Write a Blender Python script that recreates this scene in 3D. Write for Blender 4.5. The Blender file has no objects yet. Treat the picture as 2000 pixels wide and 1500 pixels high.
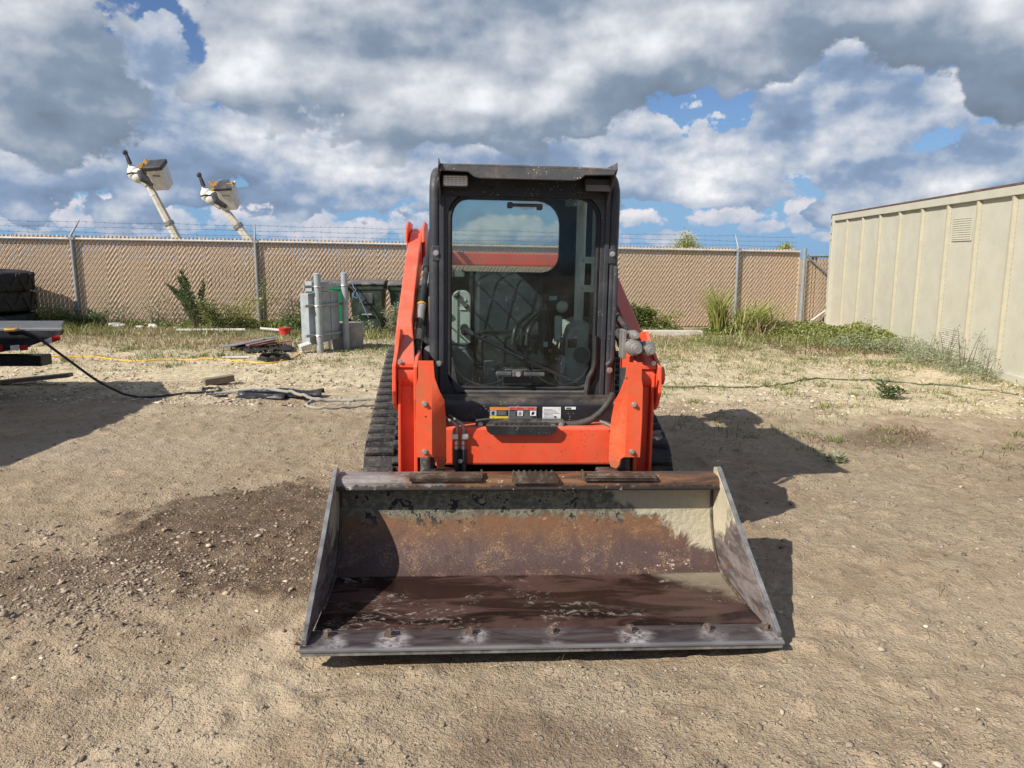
import bpy, math, random
import numpy as np
from mathutils import Vector, Matrix, noise as mnoise

R = math.radians
scene = bpy.context.scene
col = scene.collection
random.seed(7)
rng = np.random.default_rng(11)

# ------------------------------------------------------------------ camera
cam_d = bpy.data.cameras.new('camera')
cam = bpy.data.objects.new('camera', cam_d)
col.objects.link(cam)
cam_d.sensor_width = 36.0
cam_d.lens = 26.1
cam_d.clip_start = 0.05
cam_d.clip_end = 3000
cam.location = (0, 0, 1.44)
cam.rotation_euler = (R(90 - 9.6), 0, 0)
scene.camera = cam

# ------------------------------------------------------------------ light
SUN_DIR = Vector((0.98, 0.75, -1.0)).normalized()        # direction the light travels
sun_d = bpy.data.lights.new('sun', 'SUN')
sun_d.energy = 5.0
sun_d.angle = R(0.53)
sun_d.color = (1.0, 0.945, 0.86)
sun = bpy.data.objects.new('sun', sun_d)
col.objects.link(sun)
sun.rotation_euler = SUN_DIR.to_track_quat('-Z', 'Y').to_euler()
sun.location = (-8, -6, 9)
SUN_EL = math.asin(-SUN_DIR.z)
SUN_AZ = math.atan2(-SUN_DIR.x, -SUN_DIR.y)               # clockwise from +Y

vs = scene.view_settings
scene.display_settings.display_device = 'sRGB'
vs.view_transform = 'Standard'
vs.look = 'None'
vs.exposure = 0.45
vs.gamma = 1.0
vs.use_curve_mapping = False

# ------------------------------------------------------------------ node helper
class NT:
    def __init__(s, tree):
        s.t = tree
    def put(s, sock, v):
        if isinstance(v, bpy.types.NodeSocket):
            s.t.links.new(v, sock)
        else:
            if isinstance(v, (tuple, list)) and len(v) == 3 and sock.type == 'RGBA':
                v = (*v, 1.0)
            sock.default_value = v
    def node(s, typ, ins=None, **props):
        n = s.t.nodes.new(typ)
        for k, v in props.items():
            setattr(n, k, v)
        for k, v in (ins or {}).items():
            s.put(n.inputs[k], v)
        return n
    def math(s, op, a, b=0.0, c=0.0, clamp=False):
        n = s.node('ShaderNodeMath', {0: a, 1: b, 2: c}, operation=op, use_clamp=clamp)
        return n.outputs[0]
    def vmath(s, op, a, b=(0, 0, 0), scale=None):
        n = s.node('ShaderNodeVectorMath', {0: a, 1: b}, operation=op)
        if scale is not None:
            s.put(n.inputs['Scale'], scale)
        return n.outputs['Value'] if op in ('LENGTH', 'DOT_PRODUCT') else n.outputs['Vector']
    def mix(s, f, a, b, mode='MIX'):
        n = s.node('ShaderNodeMix', data_type='RGBA', blend_type=mode)
        n.clamp_factor = True
        s.put(n.inputs[0], f); s.put(n.inputs[6], a); s.put(n.inputs[7], b)
        return n.outputs[2]
    def noise(s, vec, scale, detail=4.0, rough=0.55, dist=0.0):
        n = s.node('ShaderNodeTexNoise', {'Vector': vec, 'Scale': scale, 'Detail': detail, 'Roughness': rough, 'Distortion': dist})
        return n.outputs['Fac']
    def voro(s, vec, scale, feature='F1', out='Distance', rand=1.0):
        n = s.node('ShaderNodeTexVoronoi', {'Vector': vec, 'Scale': scale, 'Randomness': rand}, feature=feature)
        return n.outputs[out]
    def mr(s, v, a, b, c=0.0, d=1.0, smooth=True):
        n = s.node('ShaderNodeMapRange', {0: v, 1: a, 2: b, 3: c, 4: d})
        n.interpolation_type = 'SMOOTHSTEP' if smooth else 'LINEAR'
        return n.outputs[0]
    def ramp(s, f, stops):
        n = s.node('ShaderNodeValToRGB', {0: f})
        e = n.color_ramp.elements
        while len(e) < len(stops):
            e.new(0.5)
        for i, (p, c) in enumerate(stops):
            e[i].position = p
            e[i].color = (*c, 1.0)
        return n.outputs[0]
    def sep(s, v):
        n = s.node('ShaderNodeSeparateXYZ', {0: v})
        return n.outputs[0], n.outputs[1], n.outputs[2]
    def comb(s, x, y, z):
        return s.node('ShaderNodeCombineXYZ', {0: x, 1: y, 2: z}).outputs[0]
    def bump(s, h, strength=0.3, dist=0.01, normal=None):
        n = s.node('ShaderNodeBump', {'Height': h, 'Strength': strength, 'Distance': dist})
        if normal is not None:
            s.put(n.inputs['Normal'], normal)
        return n.outputs[0]

# ------------------------------------------------------------------ world: sky with cumulus
world = bpy.data.worlds.new('World')
scene.world = world
world.use_nodes = True
wt = world.node_tree
wt.nodes.clear()
W = NT(wt)
d_in = W.node('ShaderNodeTexCoord').outputs['Generated']
sky = W.node('ShaderNodeTexSky', sky_type='NISHITA')
sky.sun_disc = False
sky.sun_elevation = SUN_EL
sky.sun_rotation = SUN_AZ
sky.altitude = 150
sky.air_density = 1.0
sky.dust_density = 0.6
sky.ozone_density = 2.0
dn = W.vmath('NORMALIZE', d_in)
dx, dy, dz = W.sep(dn)
az = W.math('MULTIPLY', W.math('ARCTAN2', dx, dy), 57.29578)
el = W.math('MULTIPLY', W.math('ARCSINE', dz), 57.29578)
uv = W.comb(az, el, 0.0)

def px2ae(px, py):                                         # where a cloud stands: azimuth / elevation in degrees
    a, b = (px - 1000) / 1450.0, (750 - py) / 1450.0
    y = math.cos(R(9.6)) + b * math.sin(R(9.6)); z = -math.sin(R(9.6)) + b * math.cos(R(9.6))
    return math.degrees(math.atan2(a, y)), math.degrees(math.atan2(z, math.hypot(a, y)))

def blob_group(name, blobs, top, outside):
    """rough cloud masses: how far inside a mass a direction lies (negative outside it)"""
    g = bpy.data.node_groups.new(name, 'ShaderNodeTree')
    g.interface.new_socket('UV', in_out='INPUT', socket_type='NodeSocketVector')
    g.interface.new_socket('B', in_out='OUTPUT', socket_type='NodeSocketFloat')
    G = NT(g)
    i = G.node('NodeGroupInput').outputs[0]
    o = G.node('NodeGroupOutput')
    k = 57.3 / 1450.0
    best = None
    for (px, py, rx, ry) in blobs:
        ca, ce_ = px2ae(px, py)
        q = G.node('ShaderNodeVectorMath', {0: i, 1: (1 / (rx * k), 1 / (ry * k), 1), 2: (-ca / (rx * k), -ce_ / (ry * k), 0)}, operation='MULTIPLY_ADD').outputs[0]
        b = G.vmath('LENGTH', q)
        best = b if best is None else G.math('MINIMUM', best, b)
    best = G.math('MAXIMUM', G.math('SUBTRACT', 1.0, best), -1.3)
    best = G.math('SMOOTH_MIN', best, top, 0.3)
    if outside:
        u, v, _ = G.sep(i)
        wo = G.math('MAXIMUM', G.mr(G.math('ABSOLUTE', u), 37, 44), G.mr(v, 19, 24))
        low = G.noise(G.vmath('MULTIPLY', i, (0.045, 0.07, 0.05)), 1.0, 2, 0.5)
        field = G.math('MULTIPLY_ADD', low, 3.2, -1.5)
        best = G.math('ADD', G.math('MULTIPLY', best, G.math('SUBTRACT', 1.0, wo)), G.math('MULTIPLY', field, wo))
    G.put(o.inputs[0], best)
    return g

def cloud_layer(under, spec, white, grey, rim_white, k1, k2, k3, k4, lift, edge, d1, d2):
    name, blobs, nscale, namp, seed, top, outside = spec
    g = blob_group(name, blobs, top, outside)
    def ev(off):
        n = W.node('ShaderNodeGroup')
        n.node_tree = g
        W.put(n.inputs[0], W.vmath('ADD', uv, off) if off else uv)
        return n.outputs[0]
    p = W.vmath('MULTIPLY_ADD', dn, (1, 1, 1.3))
    W.t.nodes.active = None
    p.node.inputs[2].default_value = (seed, seed * 1.7, -seed * 0.6)
    # a step towards the light, up and left
    off = (-0.0096 * d1, -0.002 * d1, 0.0185 * d1)
    def nz(vec, sc, det):
        return W.math('SUBTRACT', W.noise(vec, sc, det, 0.58), 0.5)
    n0 = nz(p, nscale, 6); n1 = nz(W.vmath('ADD', p, off), nscale, 4)
    b0 = ev(None); b1 = ev((-0.4 * d2, 0.9 * d2, 0))
    D0 = W.math('ADD', W.math('MULTIPLY_ADD', n0, namp, b0), 0.12)
    alpha = W.mr(D0, 0.0, edge)
    t = W.math('MULTIPLY_ADD', W.math('SUBTRACT', n0, n1), k1, lift)
    t = W.math('MULTIPLY_ADD', W.math('SUBTRACT', b0, b1), k2, t)
    t = W.math('MULTIPLY_ADD', n0, k3, t)
    big = nz(W.vmath('MULTIPLY', p, (1, 1, 1.9)), nscale * 0.42, 3)
    t = W.math('MULTIPLY_ADD', big, k4, t)
    t = W.mr(t, -0.62, 1.05, 0.0, 1.0, smooth=False)
    c = W.ramp(t, [(0.0, tuple(0.80 * a for a in grey)), (0.36, tuple(1.12 * a for a in grey)), (0.68, tuple(0.52 * a + 0.48 * b for a, b in zip(grey, white))), (1.0, white)])
    rim = W.math('SUBTRACT', 1.0, W.mr(D0, 0.0, 0.22))
    rim = W.math('MULTIPLY', rim, W.mr(t, 0.45, 0.75))
    c = W.mix(W.math('MULTIPLY', rim, rim_white), c, white)
    return W.mix(alpha, under, c)

FAR = ('far_clouds', [(60, 418, 150, 30), (190, 405, 100, 22), (560, 432, 80, 34), (650, 455, 110, 20), (808, 430, 50, 40), (725, 448, 40, 22), (330, 436, 150, 22), (470, 412, 70, 16),
       (1290, 465, 60, 15), (1405, 420, 90, 18), (1490, 443, 44, 12), (1570, 432, 28, 34), (1615, 462, 40, 10), (1560, 405, 24, 16), (1240, 425, 70, 18), (1000, 445, 160, 26)],
       22.0, 3.2, 3.1, 0.45, False)
MID = ('middle_clouds', [(60, 320, 240, 95), (300, 255, 150, 115), (480, 300, 190, 100), (280, 140, 70, 80), (680, 310, 190, 90), (880, 300, 190, 85), (1060, 290, 200, 80), (1250, 290, 180, 85), (1150, 345, 190, 55), (1450, 315, 230, 62),
       (1600, 285, 150, 44), (1560, 175, 95, 85), (1700, 110, 90, 66), (1580, 225, 110, 70), (1740, 230, 130, 46), (1830, 200, 90, 40), (1350, 365, 170, 30), (1880, 345, 150, 50), (1975, 310, 120, 55), (1735, 385, 70, 46), (1650, 415, 60, 30), (380, 372, 320, 30)],
       13.0, 3.0, 7.7, 0.55, True)
FRONT = ('front_clouds', [(40, 110, 190, 140), (10, 30, 160, 100), (550, 70, 180, 100), (480, 170, 120, 50), (760, 130, 300, 130), (950, 90, 260, 140), (1200, 80, 280, 140), (1430, 50, 220, 90), (1120, 195, 190, 62), (860, 225, 280, 60),
         (1720, 0, 220, 60), (1890, 50, 150, 80), (1985, 130, 80, 100)],
         9.0, 2.5, 1.3, 0.7, False)

base = W.vmath('MULTIPLY', sky.outputs[0], (0.050, 0.058, 0.074))
hz = W.mr(el, 0.0, 15.0, 0.85, 0.0)
base = W.mix(hz, base, (0.165, 0.315, 0.52))
below = W.math('SUBTRACT', 1.0, W.mr(el, -1.0, 0.3))
c = cloud_layer(base, FAR, (0.62, 0.60, 0.62), (0.20, 0.285, 0.41), 0.10, 1.5, 0.30, 0.3, 0.9, 0.42, 0.34, 0.7, 1.2)
c = cloud_layer(c, MID, (0.70, 0.70, 0.71), (0.175, 0.24, 0.35), 0.30, 1.6, 0.42, 0.6, 3.0, 0.12, 0.14, 1.5, 2.8)
c = cloud_layer(c, FRONT, (0.66, 0.675, 0.70), (0.165, 0.210, 0.280), 0.50, 1.35, 0.26, 0.6, 3.4, 0.20, 0.17, 2.0, 4.5)
c = W.mix(below, c, (0.16, 0.14, 0.11))
bg = W.node('ShaderNodeBackground', {'Color': c, 'Strength': 1.0})
wo_ = W.node('ShaderNodeOutputWorld')
wt.links.new(bg.outputs[0], wo_.inputs[0])
world.cycles.sampling_method = 'NONE'
world.cycles.sample_map_resolution = 256

# ------------------------------------------------------------------ materials
def principled(name):
    m = bpy.data.materials.new(name)
    m.use_nodes = True
    t = m.node_tree
    b = t.nodes.get('Principled BSDF')
    return m, NT(t), b

def obj_co(N):
    return N.node('ShaderNodeTexCoord').outputs['Object']

def worn(name, base, rough=0.5, metal=0.0, dirt=(0.25, 0.2, 0.15), dirt_amt=0.25, dscale=4.0, var=0.12, vscale=9.0, bump=0.15, bscale=60.0,
         speck=None, speck_amt=0.0, spscale=120.0, spec=0.4, dust_up=0.0, low=None, film=None):
    m, N, b = principled(name)
    co = obj_co(N)
    n1 = N.noise(co, vscale, 5, 0.6)
    lo = tuple(x * (1 - var) for x in base); hi = tuple(min(1, x * (1 + var)) for x in base)
    c = N.mix(N.mr(n1, 0.3, 0.7), lo, hi)
    n2 = N.noise(co, dscale, 7, 0.65, 0.4)
    n3 = N.noise(co, dscale * 9, 4, 0.6)
    dm = N.math('MULTIPLY', N.mr(N.math('ADD', n2, N.math('MULTIPLY', n3, 0.35)), 0.62, 0.95), dirt_amt * 2.0, clamp=True)
    c = N.mix(dm, c, dirt)
    if film:
        c = N.mix(N.math('MULTIPLY', N.mr(N.noise(N.vmath('MULTIPLY', co, (9, 9, 2.2)), 1.0, 5, 0.6), 0.42, 0.75), film[1]), c, film[0])
    if low:
        zc = N.sep(co)[2]
        lm = N.mr(N.math('ADD', zc, N.math('MULTIPLY', N.math('SUBTRACT', n3, 0.5), 0.22)), low[1], low[0])
        c = N.mix(N.math('MULTIPLY', lm, 0.75), c, low[2])
    if dust_up:
        nz = N.sep(N.node('ShaderNodeNewGeometry').outputs['Normal'])[2]
        du = N.math('MULTIPLY', N.mr(nz, 0.2, 0.9), N.math('MULTIPLY', N.mr(n2, 0.3, 0.65), dust_up))
        c = N.mix(du, c, (0.33, 0.27, 0.20))
    if speck:
        v = N.voro(co, spscale)
        n4 = N.noise(co, spscale * 0.13, 2)
        sm = N.math('MULTIPLY', N.math('SUBTRACT', 1.0, N.mr(v, 0.10, 0.2)), N.mr(n4, 0.66 - speck_amt, 0.72 - speck_amt))
        c = N.mix(sm, c, speck)
    N.put(b.inputs['Base Color'], c)
    N.put(b.inputs['Roughness'], N.math('ADD', N.mr(n2, 0.3, 0.7, rough - 0.08, rough + 0.12), N.math('MULTIPLY', dm, 0.25), clamp=True))
    b.inputs['Metallic'].default_value = metal
    b.inputs['Specular IOR Level'].default_value = spec
    if bump:
        N.put(b.inputs['Normal'], N.bump(N.math('ADD', N.noise(co, bscale, 4), N.math('MULTIPLY', n2, 0.6)), bump, 0.004))
    return m

M = {}
M['orange'] = worn('orange_paint', (0.74, 0.085, 0.034), 0.42, dirt=(0.34, 0.13, 0.07), dirt_amt=0.16, dscale=5, var=0.06, bump=0.06, speck=(0.10, 0.04, 0.025), speck_amt=0.15, spscale=60, spec=0.35, dust_up=0.25, film=((0.46, 0.15, 0.085), 0.45))
M['orange_chipped'] = worn('chipped_orange_paint', (0.76, 0.092, 0.032), 0.42, dirt=(0.36, 0.14, 0.06), dirt_amt=0.36, dscale=7, var=0.09, bump=0.08, speck=(0.10, 0.045, 0.028), speck_amt=0.20, spscale=30, spec=0.35, dust_up=0.2, low=(0.485, 0.535, (0.24, 0.10, 0.05)), film=((0.46, 0.16, 0.09), 0.5))
M['cab'] = worn('charcoal_cab_paint', (0.034, 0.036, 0.042), 0.46, dirt=(0.12, 0.11, 0.10), dirt_amt=0.16, dscale=5, bump=0.08, speck=(0.42, 0.41, 0.38), speck_amt=0.07, spscale=95, dust_up=0.35)
M['black'] = worn('black_paint', (0.014, 0.015, 0.018), 0.4, dirt=(0.10, 0.09, 0.075), dirt_amt=0.12, dscale=5, bump=0.08, speck=(0.4, 0.38, 0.34), speck_amt=0.10, spscale=80, dust_up=0.3)
M['visor'] = worn('scuffed_visor_paint', (0.075, 0.078, 0.083), 0.5, dirt=(0.25, 0.17, 0.12), dirt_amt=0.25, dscale=8, bump=0.1, speck=(0.7, 0.68, 0.62), speck_amt=0.15, spscale=70, dust_up=0.6)
M['seal'] = worn('black_rubber_seal', (0.010, 0.010, 0.011), 0.55, dirt_amt=0.06, bump=0.05)
M['rubber'] = worn('dusty_track_rubber', (0.018, 0.018, 0.019), 0.6, dirt=(0.17, 0.155, 0.13), dirt_amt=0.42, dscale=9, var=0.3, bump=0.5, bscale=35, speck=(0.3, 0.27, 0.22), speck_amt=0.08, spscale=60)
M['hose'] = worn('black_hose_rubber', (0.020, 0.020, 0.021), 0.5, dirt=(0.16, 0.14, 0.11), dirt_amt=0.2, bump=0.05)
M['steel'] = worn('plated_steel', (0.52, 0.50, 0.47), 0.34, 0.75, dirt=(0.16, 0.13, 0.10), dirt_amt=0.3, dscale=14, bump=0.05)
M['dull_steel'] = worn('dull_fitting_steel', (0.30, 0.285, 0.26), 0.45, 0.5, dirt=(0.14, 0.11, 0.085), dirt_amt=0.35, dscale=12, bump=0.08)
M['rod'] = worn('muddy_cylinder_steel', (0.05, 0.05, 0.05), 0.4, 0.3, dirt=(0.27, 0.22, 0.16), dirt_amt=0.5, dscale=14, bump=0.2)
M['galv'] = worn('galvanised_steel', (0.27, 0.29, 0.30), 0.5, 0.25, dirt=(0.2, 0.18, 0.15), dirt_amt=0.2, dscale=5, bump=0.05)
M['pale_galv'] = worn('weathered_pale_rail', (0.50, 0.48, 0.44), 0.55, 0.15, dirt=(0.25, 0.2, 0.15), dirt_amt=0.2, dscale=6, bump=0.05)
M['slat'] = worn('tan_fence_slat', (0.65, 0.475, 0.325), 0.6, dirt=(0.50, 0.36, 0.25), dirt_amt=0.18, dscale=1.5, var=0.12, vscale=25, bump=0)
M['wire'] = worn('brown_coated_wire', (0.085, 0.060, 0.042), 0.6, dirt_amt=0.1, bump=0)
M['barb'] = worn('grey_barbed_wire', (0.12, 0.12, 0.125), 0.6, 0.3, dirt_amt=0.1, bump=0)
M['container'] = worn('cream_container_paint', (0.45, 0.43, 0.345), 0.5, dirt=(0.40, 0.35, 0.26), dirt_amt=0.20, dscale=1.6, var=0.05, vscale=3, bump=0.12, bscale=5, speck=(0.22, 0.12, 0.06), speck_amt=0.02, spscale=14)
M['container_rib'] = worn('yellowed_rib_paint', (0.385, 0.355, 0.262), 0.55, dirt=(0.42, 0.35, 0.22), dirt_amt=0.25, dscale=5, var=0.06, bump=0.08)
M['roof_rust'] = worn('rusty_roof_steel', (0.10, 0.06, 0.05), 0.8, dirt=(0.25, 0.15, 0.1), dirt_amt=0.3, bump=0.2)
M['dark'] = worn('painted_hole_shade', (0.008, 0.008, 0.008), 0.9, dirt_amt=0.0, bump=0)  # near-black colour painting the shade inside the corner post holes
M['beige_trim'] = worn('beige_cab_trim', (0.40, 0.40, 0.36), 0.55, dirt=(0.2, 0.18, 0.15), dirt_amt=0.2, bump=0.05)
M['grey_trim'] = worn('grey_cab_trim', (0.15, 0.155, 0.16), 0.55, dirt=(0.1, 0.09, 0.08), dirt_amt=0.2, bump=0.05)
M['seat'] = worn('black_seat_vinyl', (0.022, 0.022, 0.025), 0.5, dirt=(0.10, 0.09, 0.08), dirt_amt=0.2, bump=0.1)
M['seat_blue'] = worn('dark_blue_grey_vinyl', (0.020, 0.026, 0.033), 0.5, dirt=(0.09, 0.09, 0.085), dirt_amt=0.2, bump=0.1)
M['tyre'] = worn('old_tyre_rubber', (0.009, 0.009, 0.010), 0.65, dirt=(0.06, 0.055, 0.05), dirt_amt=0.2, dscale=7, bump=0.4, bscale=30)
M['plastic'] = worn('black_plastic', (0.02, 0.02, 0.022), 0.4, dirt=(0.12, 0.11, 0.10), dirt_amt=0.15, bump=0.03)
M['handle'] = worn('worn_black_handle', (0.055, 0.056, 0.06), 0.42, dirt=(0.15, 0.14, 0.12), dirt_amt=0.3, bump=0.03)
M['white_print'] = worn('white_decal', (0.66, 0.66, 0.66), 0.45, dirt=(0.25, 0.23, 0.2), dirt_amt=0.3, dscale=40, bump=0)
M['orange_print'] = worn('orange_decal', (0.62, 0.20, 0.03), 0.45, dirt=(0.3, 0.2, 0.15), dirt_amt=0.3, dscale=40, bump=0)
M['red_print'] = worn('red_decal', (0.42, 0.05, 0.04), 0.45, dirt=(0.6, 0.5, 0.45), dirt_amt=0.25, dscale=40, bump=0)
M['yellow_print'] = worn('yellow_decal', (0.66, 0.50, 0.03), 0.45, dirt=(0.3, 0.25, 0.1), dirt_amt=0.3, dscale=40, bump=0)
M['blue_print'] = worn('pale_blue_decal', (0.33, 0.40, 0.48), 0.45, dirt=(0.2, 0.2, 0.2), dirt_amt=0.3, dscale=40, bump=0)
M['black_print'] = worn('black_decal', (0.012, 0.012, 0.012), 0.5, dirt=(0.3, 0.3, 0.3), dirt_amt=0.15, dscale=50, bump=0)
M['grey_print'] = worn('grey_decal', (0.20, 0.20, 0.20), 0.5, dirt=(0.3, 0.3, 0.3), dirt_amt=0.25, dscale=50, bump=0)
M['white_fib'] = worn('white_fibreglass', (0.62, 0.61, 0.57), 0.4, dirt=(0.4, 0.36, 0.3), dirt_amt=0.2, dscale=2, bump=0)
M['bone_fib'] = worn('bone_fibreglass', (0.56, 0.52, 0.43), 0.45, dirt=(0.3, 0.24, 0.15), dirt_amt=0.25, dscale=2, bump=0)
M['cover'] = worn('black_vinyl_cover', (0.035, 0.036, 0.04), 0.45, dirt_amt=0.15, dscale=2, bump=0.1, bscale=6)
M['amber'] = worn('amber_fittings', (0.40, 0.21, 0.025), 0.5, dirt=(0.1, 0.07, 0.03), dirt_amt=0.4, dscale=8, bump=0)
M['panel_grey'] = worn('grey_enclosure_paint', (0.30, 0.33, 0.34), 0.5, dirt=(0.25, 0.23, 0.2), dirt_amt=0.2, dscale=4, bump=0.04)
M['bin_green'] = worn('green_bin_plastic', (0.012, 0.17, 0.075), 0.45, dirt=(0.06, 0.10, 0.06), dirt_amt=0.2, bump=0.03)
M['bin_dark'] = worn('dark_olive_bin_plastic', (0.020, 0.036, 0.024), 0.45, dirt=(0.12, 0.12, 0.10), dirt_amt=0.25, bump=0.03)
M['bin_lid'] = worn('grey_black_bin_lid', (0.05, 0.055, 0.055), 0.45, dirt=(0.2, 0.19, 0.17), dirt_amt=0.3, bump=0.03, dust_up=0.4)
M['concrete'] = worn('grey_concrete', (0.33, 0.29, 0.25), 0.9, dirt=(0.2, 0.17, 0.14), dirt_amt=0.3, dscale=6, bump=0.3, bscale=30)
M['pale_concrete'] = worn('pale_concrete', (0.52, 0.48, 0.41), 0.9, dirt=(0.3, 0.25, 0.2), dirt_amt=0.3, dscale=4, bump=0.3, bscale=25)
M['deck'] = worn('grey_tread_deck', (0.21, 0.215, 0.22), 0.6, 0.0, dirt=(0.2, 0.17, 0.14), dirt_amt=0.3, dscale=4, bump=0.1)
M['tape_red'] = worn('red_reflective_tape', (0.40, 0.02, 0.015), 0.35, dirt_amt=0.1, bump=0)
M['tape_white'] = worn('white_reflective_tape', (0.66, 0.63, 0.60), 0.35, dirt_amt=0.15, bump=0)
M['pale_hose'] = worn('pale_grey_hose', (0.30, 0.29, 0.26), 0.6, dirt=(0.3, 0.25, 0.18), dirt_amt=0.35, bump=0.05)
M['yellow_cord'] = worn('yellow_cord', (0.68, 0.40, 0.04), 0.5, dirt=(0.4, 0.3, 0.12), dirt_amt=0.2, bump=0)
M['green_hose'] = worn('dark_green_hose', (0.07, 0.085, 0.045), 0.55, dirt=(0.3, 0.25, 0.17), dirt_amt=0.3, bump=0)
M['blue_rope'] = worn('blue_rope', (0.10, 0.17, 0.26), 0.8, dirt_amt=0.1, bump=0)
M['wood'] = worn('weathered_wood', (0.20, 0.155, 0.115), 0.85, dirt=(0.1, 0.08, 0.06), dirt_amt=0.3, dscale=8, bump=0.4, bscale=40)
M['brown_sheet'] = worn('red_brown_scrap', (0.24, 0.13, 0.10), 0.8, dirt=(0.12, 0.09, 0.07), dirt_amt=0.3, dscale=8, bump=0.3)
M['red_plastic'] = worn('red_plastic', (0.55, 0.035, 0.035), 0.45, dirt_amt=0.12, bump=0)
M['white_plastic'] = worn('white_plastic', (0.50, 0.475, 0.43), 0.5, dirt=(0.4, 0.33, 0.25), dirt_amt=0.25, bump=0.2)
M['truck_paint'] = worn('dark_truck_paint', (0.05, 0.052, 0.056), 0.5, dirt_amt=0.2, bump=0)
M['mud'] = worn('dried_mud', (0.40, 0.34, 0.26), 0.95, dirt=(0.28, 0.22, 0.16), dirt_amt=0.3, bump=0.5)
M['bark'] = worn('brown_bark', (0.12, 0.09, 0.065), 0.9, dirt_amt=0.2, bump=0.3)
M['pink'] = worn('red_button', (0.62, 0.05, 0.07), 0.4, dirt_amt=0, bump=0)

def glass_mat(name, tint, dust, spec=1.0, veil=0.0):
    m = bpy.data.materials.new(name); m.use_nodes = True
    t = m.node_tree; t.nodes.clear(); N = NT(t)
    co = obj_co(N)
    tr = N.node('ShaderNodeBsdfTransparent', {'Color': tint})
    gl = N.node('ShaderNodeBsdfGlossy', {'Color': (spec, spec, spec), 'Roughness': 0.02})
    df = N.node('ShaderNodeBsdfDiffuse', {'Color': (0.50, 0.52, 0.50)})
    fr = N.node('ShaderNodeFresnel', {'IOR': 1.28})
    a = N.node('ShaderNodeMixShader', {0: fr.outputs[0], 1: tr.outputs[0], 2: gl.outputs[0]})
    x, y, z = N.sep(co)
    v = N.voro(co, 70); n = N.noise(co, 6, 5, 0.65); nf = N.noise(co, 26, 3)
    low = N.mr(z, 1.0, 0.80, 0.0, 0.10)
    sp = N.math('MULTIPLY', N.math('SUBTRACT', 1.0, N.mr(v, 0.07, 0.19)), N.mr(N.math('ADD', n, low), 0.50, 0.64))
    streak = N.noise(N.vmath('MULTIPLY', co, (60, 60, 5)), 1.0, 4, 0.6)
    film = N.math('ADD', N.math('MULTIPLY', N.mr(N.math('ADD', n, N.math('MULTIPLY', nf, 0.4)), 0.62, 1.0), 0.03), N.math('MULTIPLY', N.mr(streak, 0.55, 0.85), 0.012))
    f = N.math('MULTIPLY', N.math('ADD', N.math('MULTIPLY', sp, 0.75), N.math('ADD', film, N.math('MULTIPLY', low, 0.12))), dust, clamp=True)
    b = N.node('ShaderNodeMixShader', {0: f, 1: a.outputs[0], 2: df.outputs[0]})
    if veil:                                                # dust on the pane, lit through from outside
        tl = N.node('ShaderNodeBsdfTranslucent', {'Color': (0.60, 0.64, 0.60)})
        b = N.node('ShaderNodeMixShader', {0: N.math('MULTIPLY', N.mr(N.math('ADD', n, N.mr(z, 1.9, 1.3, 0.0, 0.25)), 0.3, 0.8, 0.5, 1.0), veil), 1: b.outputs[0], 2: tl.outputs[0]})
    o = N.node('ShaderNodeOutputMaterial'); t.links.new(b.outputs[0], o.inputs[0])
    return m
M['glass'] = glass_mat('tinted_door_glass', (0.86, 0.935, 0.92), 0.6)
M['rear_glass'] = glass_mat('tinted_rear_glass', (0.87, 0.925, 0.90), 0.9)
M['rear_window'] = glass_mat('dusty_rear_window', (0.90, 0.945, 0.925), 0.9, veil=0.26)
M['sticker'] = glass_mat('frosted_sticker', (0.75, 0.85, 0.80), 6.0)

def lens_mat():
    m, N, b = principled('ribbed_lamp_lens')
    co = obj_co(N)
    x, y, z = N.sep(co)
    w = N.math('SINE', N.math('MULTIPLY', z, 700.0)); w2 = N.math('SINE', N.math('MULTIPLY', x, 330.0))
    c = N.mix(N.mr(N.math('ADD', w, N.math('MULTIPLY', w2, 0.5)), -1, 1), (0.42, 0.42, 0.41), (0.74, 0.74, 0.72))
    N.put(b.inputs['Base Color'], c); b.inputs['Roughness'].default_value = 0.15; b.inputs['Metallic'].default_value = 0.35
    N.put(b.inputs['Normal'], N.bump(w, 0.15, 0.002))
    return m
M['lens'] = lens_mat()

def foliage(name, c1, c2, c3=None, trans=0.35):
    m = bpy.data.materials.new(name); m.use_nodes = True
    t = m.node_tree; t.nodes.clear(); N = NT(t)
    a = N.node('ShaderNodeAttribute', attribute_name='tone').outputs['Fac']
    st = [(0.0, c1), (1.0, c2)] if c3 is None else [(0.0, c1), (0.55, c2), (1.0, c3)]
    c = N.ramp(a, st)
    d = N.node('ShaderNodeBsdfDiffuse', {'Color': c})
    tl = N.node('ShaderNodeBsdfTranslucent', {'Color': c})
    g = N.node('ShaderNodeBsdfGlossy', {'Color': (1, 1, 1), 'Roughness': 0.45})
    x = N.node('ShaderNodeMixShader', {0: trans, 1: d.outputs[0], 2: tl.outputs[0]})
    x2 = N.node('ShaderNodeMixShader', {0: 0.03, 1: x.outputs[0], 2: g.outputs[0]})
    o = N.node('ShaderNodeOutputMaterial'); t.links.new(x2.outputs[0], o.inputs[0])
    return m
M['leaf_green'] = foliage('green_weed_leaf', (0.08, 0.12, 0.03), (0.19, 0.24, 0.06), (0.34, 0.36, 0.13))
M['leaf_vine'] = foliage('yellow_green_vine_leaf', (0.13, 0.16, 0.04), (0.26, 0.29, 0.08), (0.42, 0.42, 0.16))
M['leaf_dark'] = foliage('dark_shrub_leaf', (0.045, 0.075, 0.028), (0.10, 0.145, 0.05), (0.18, 0.22, 0.09))
M['leaf_yellow'] = foliage('yellow_green_leaf', (0.15, 0.19, 0.04), (0.29, 0.33, 0.07), (0.44, 0.42, 0.15))
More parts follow.
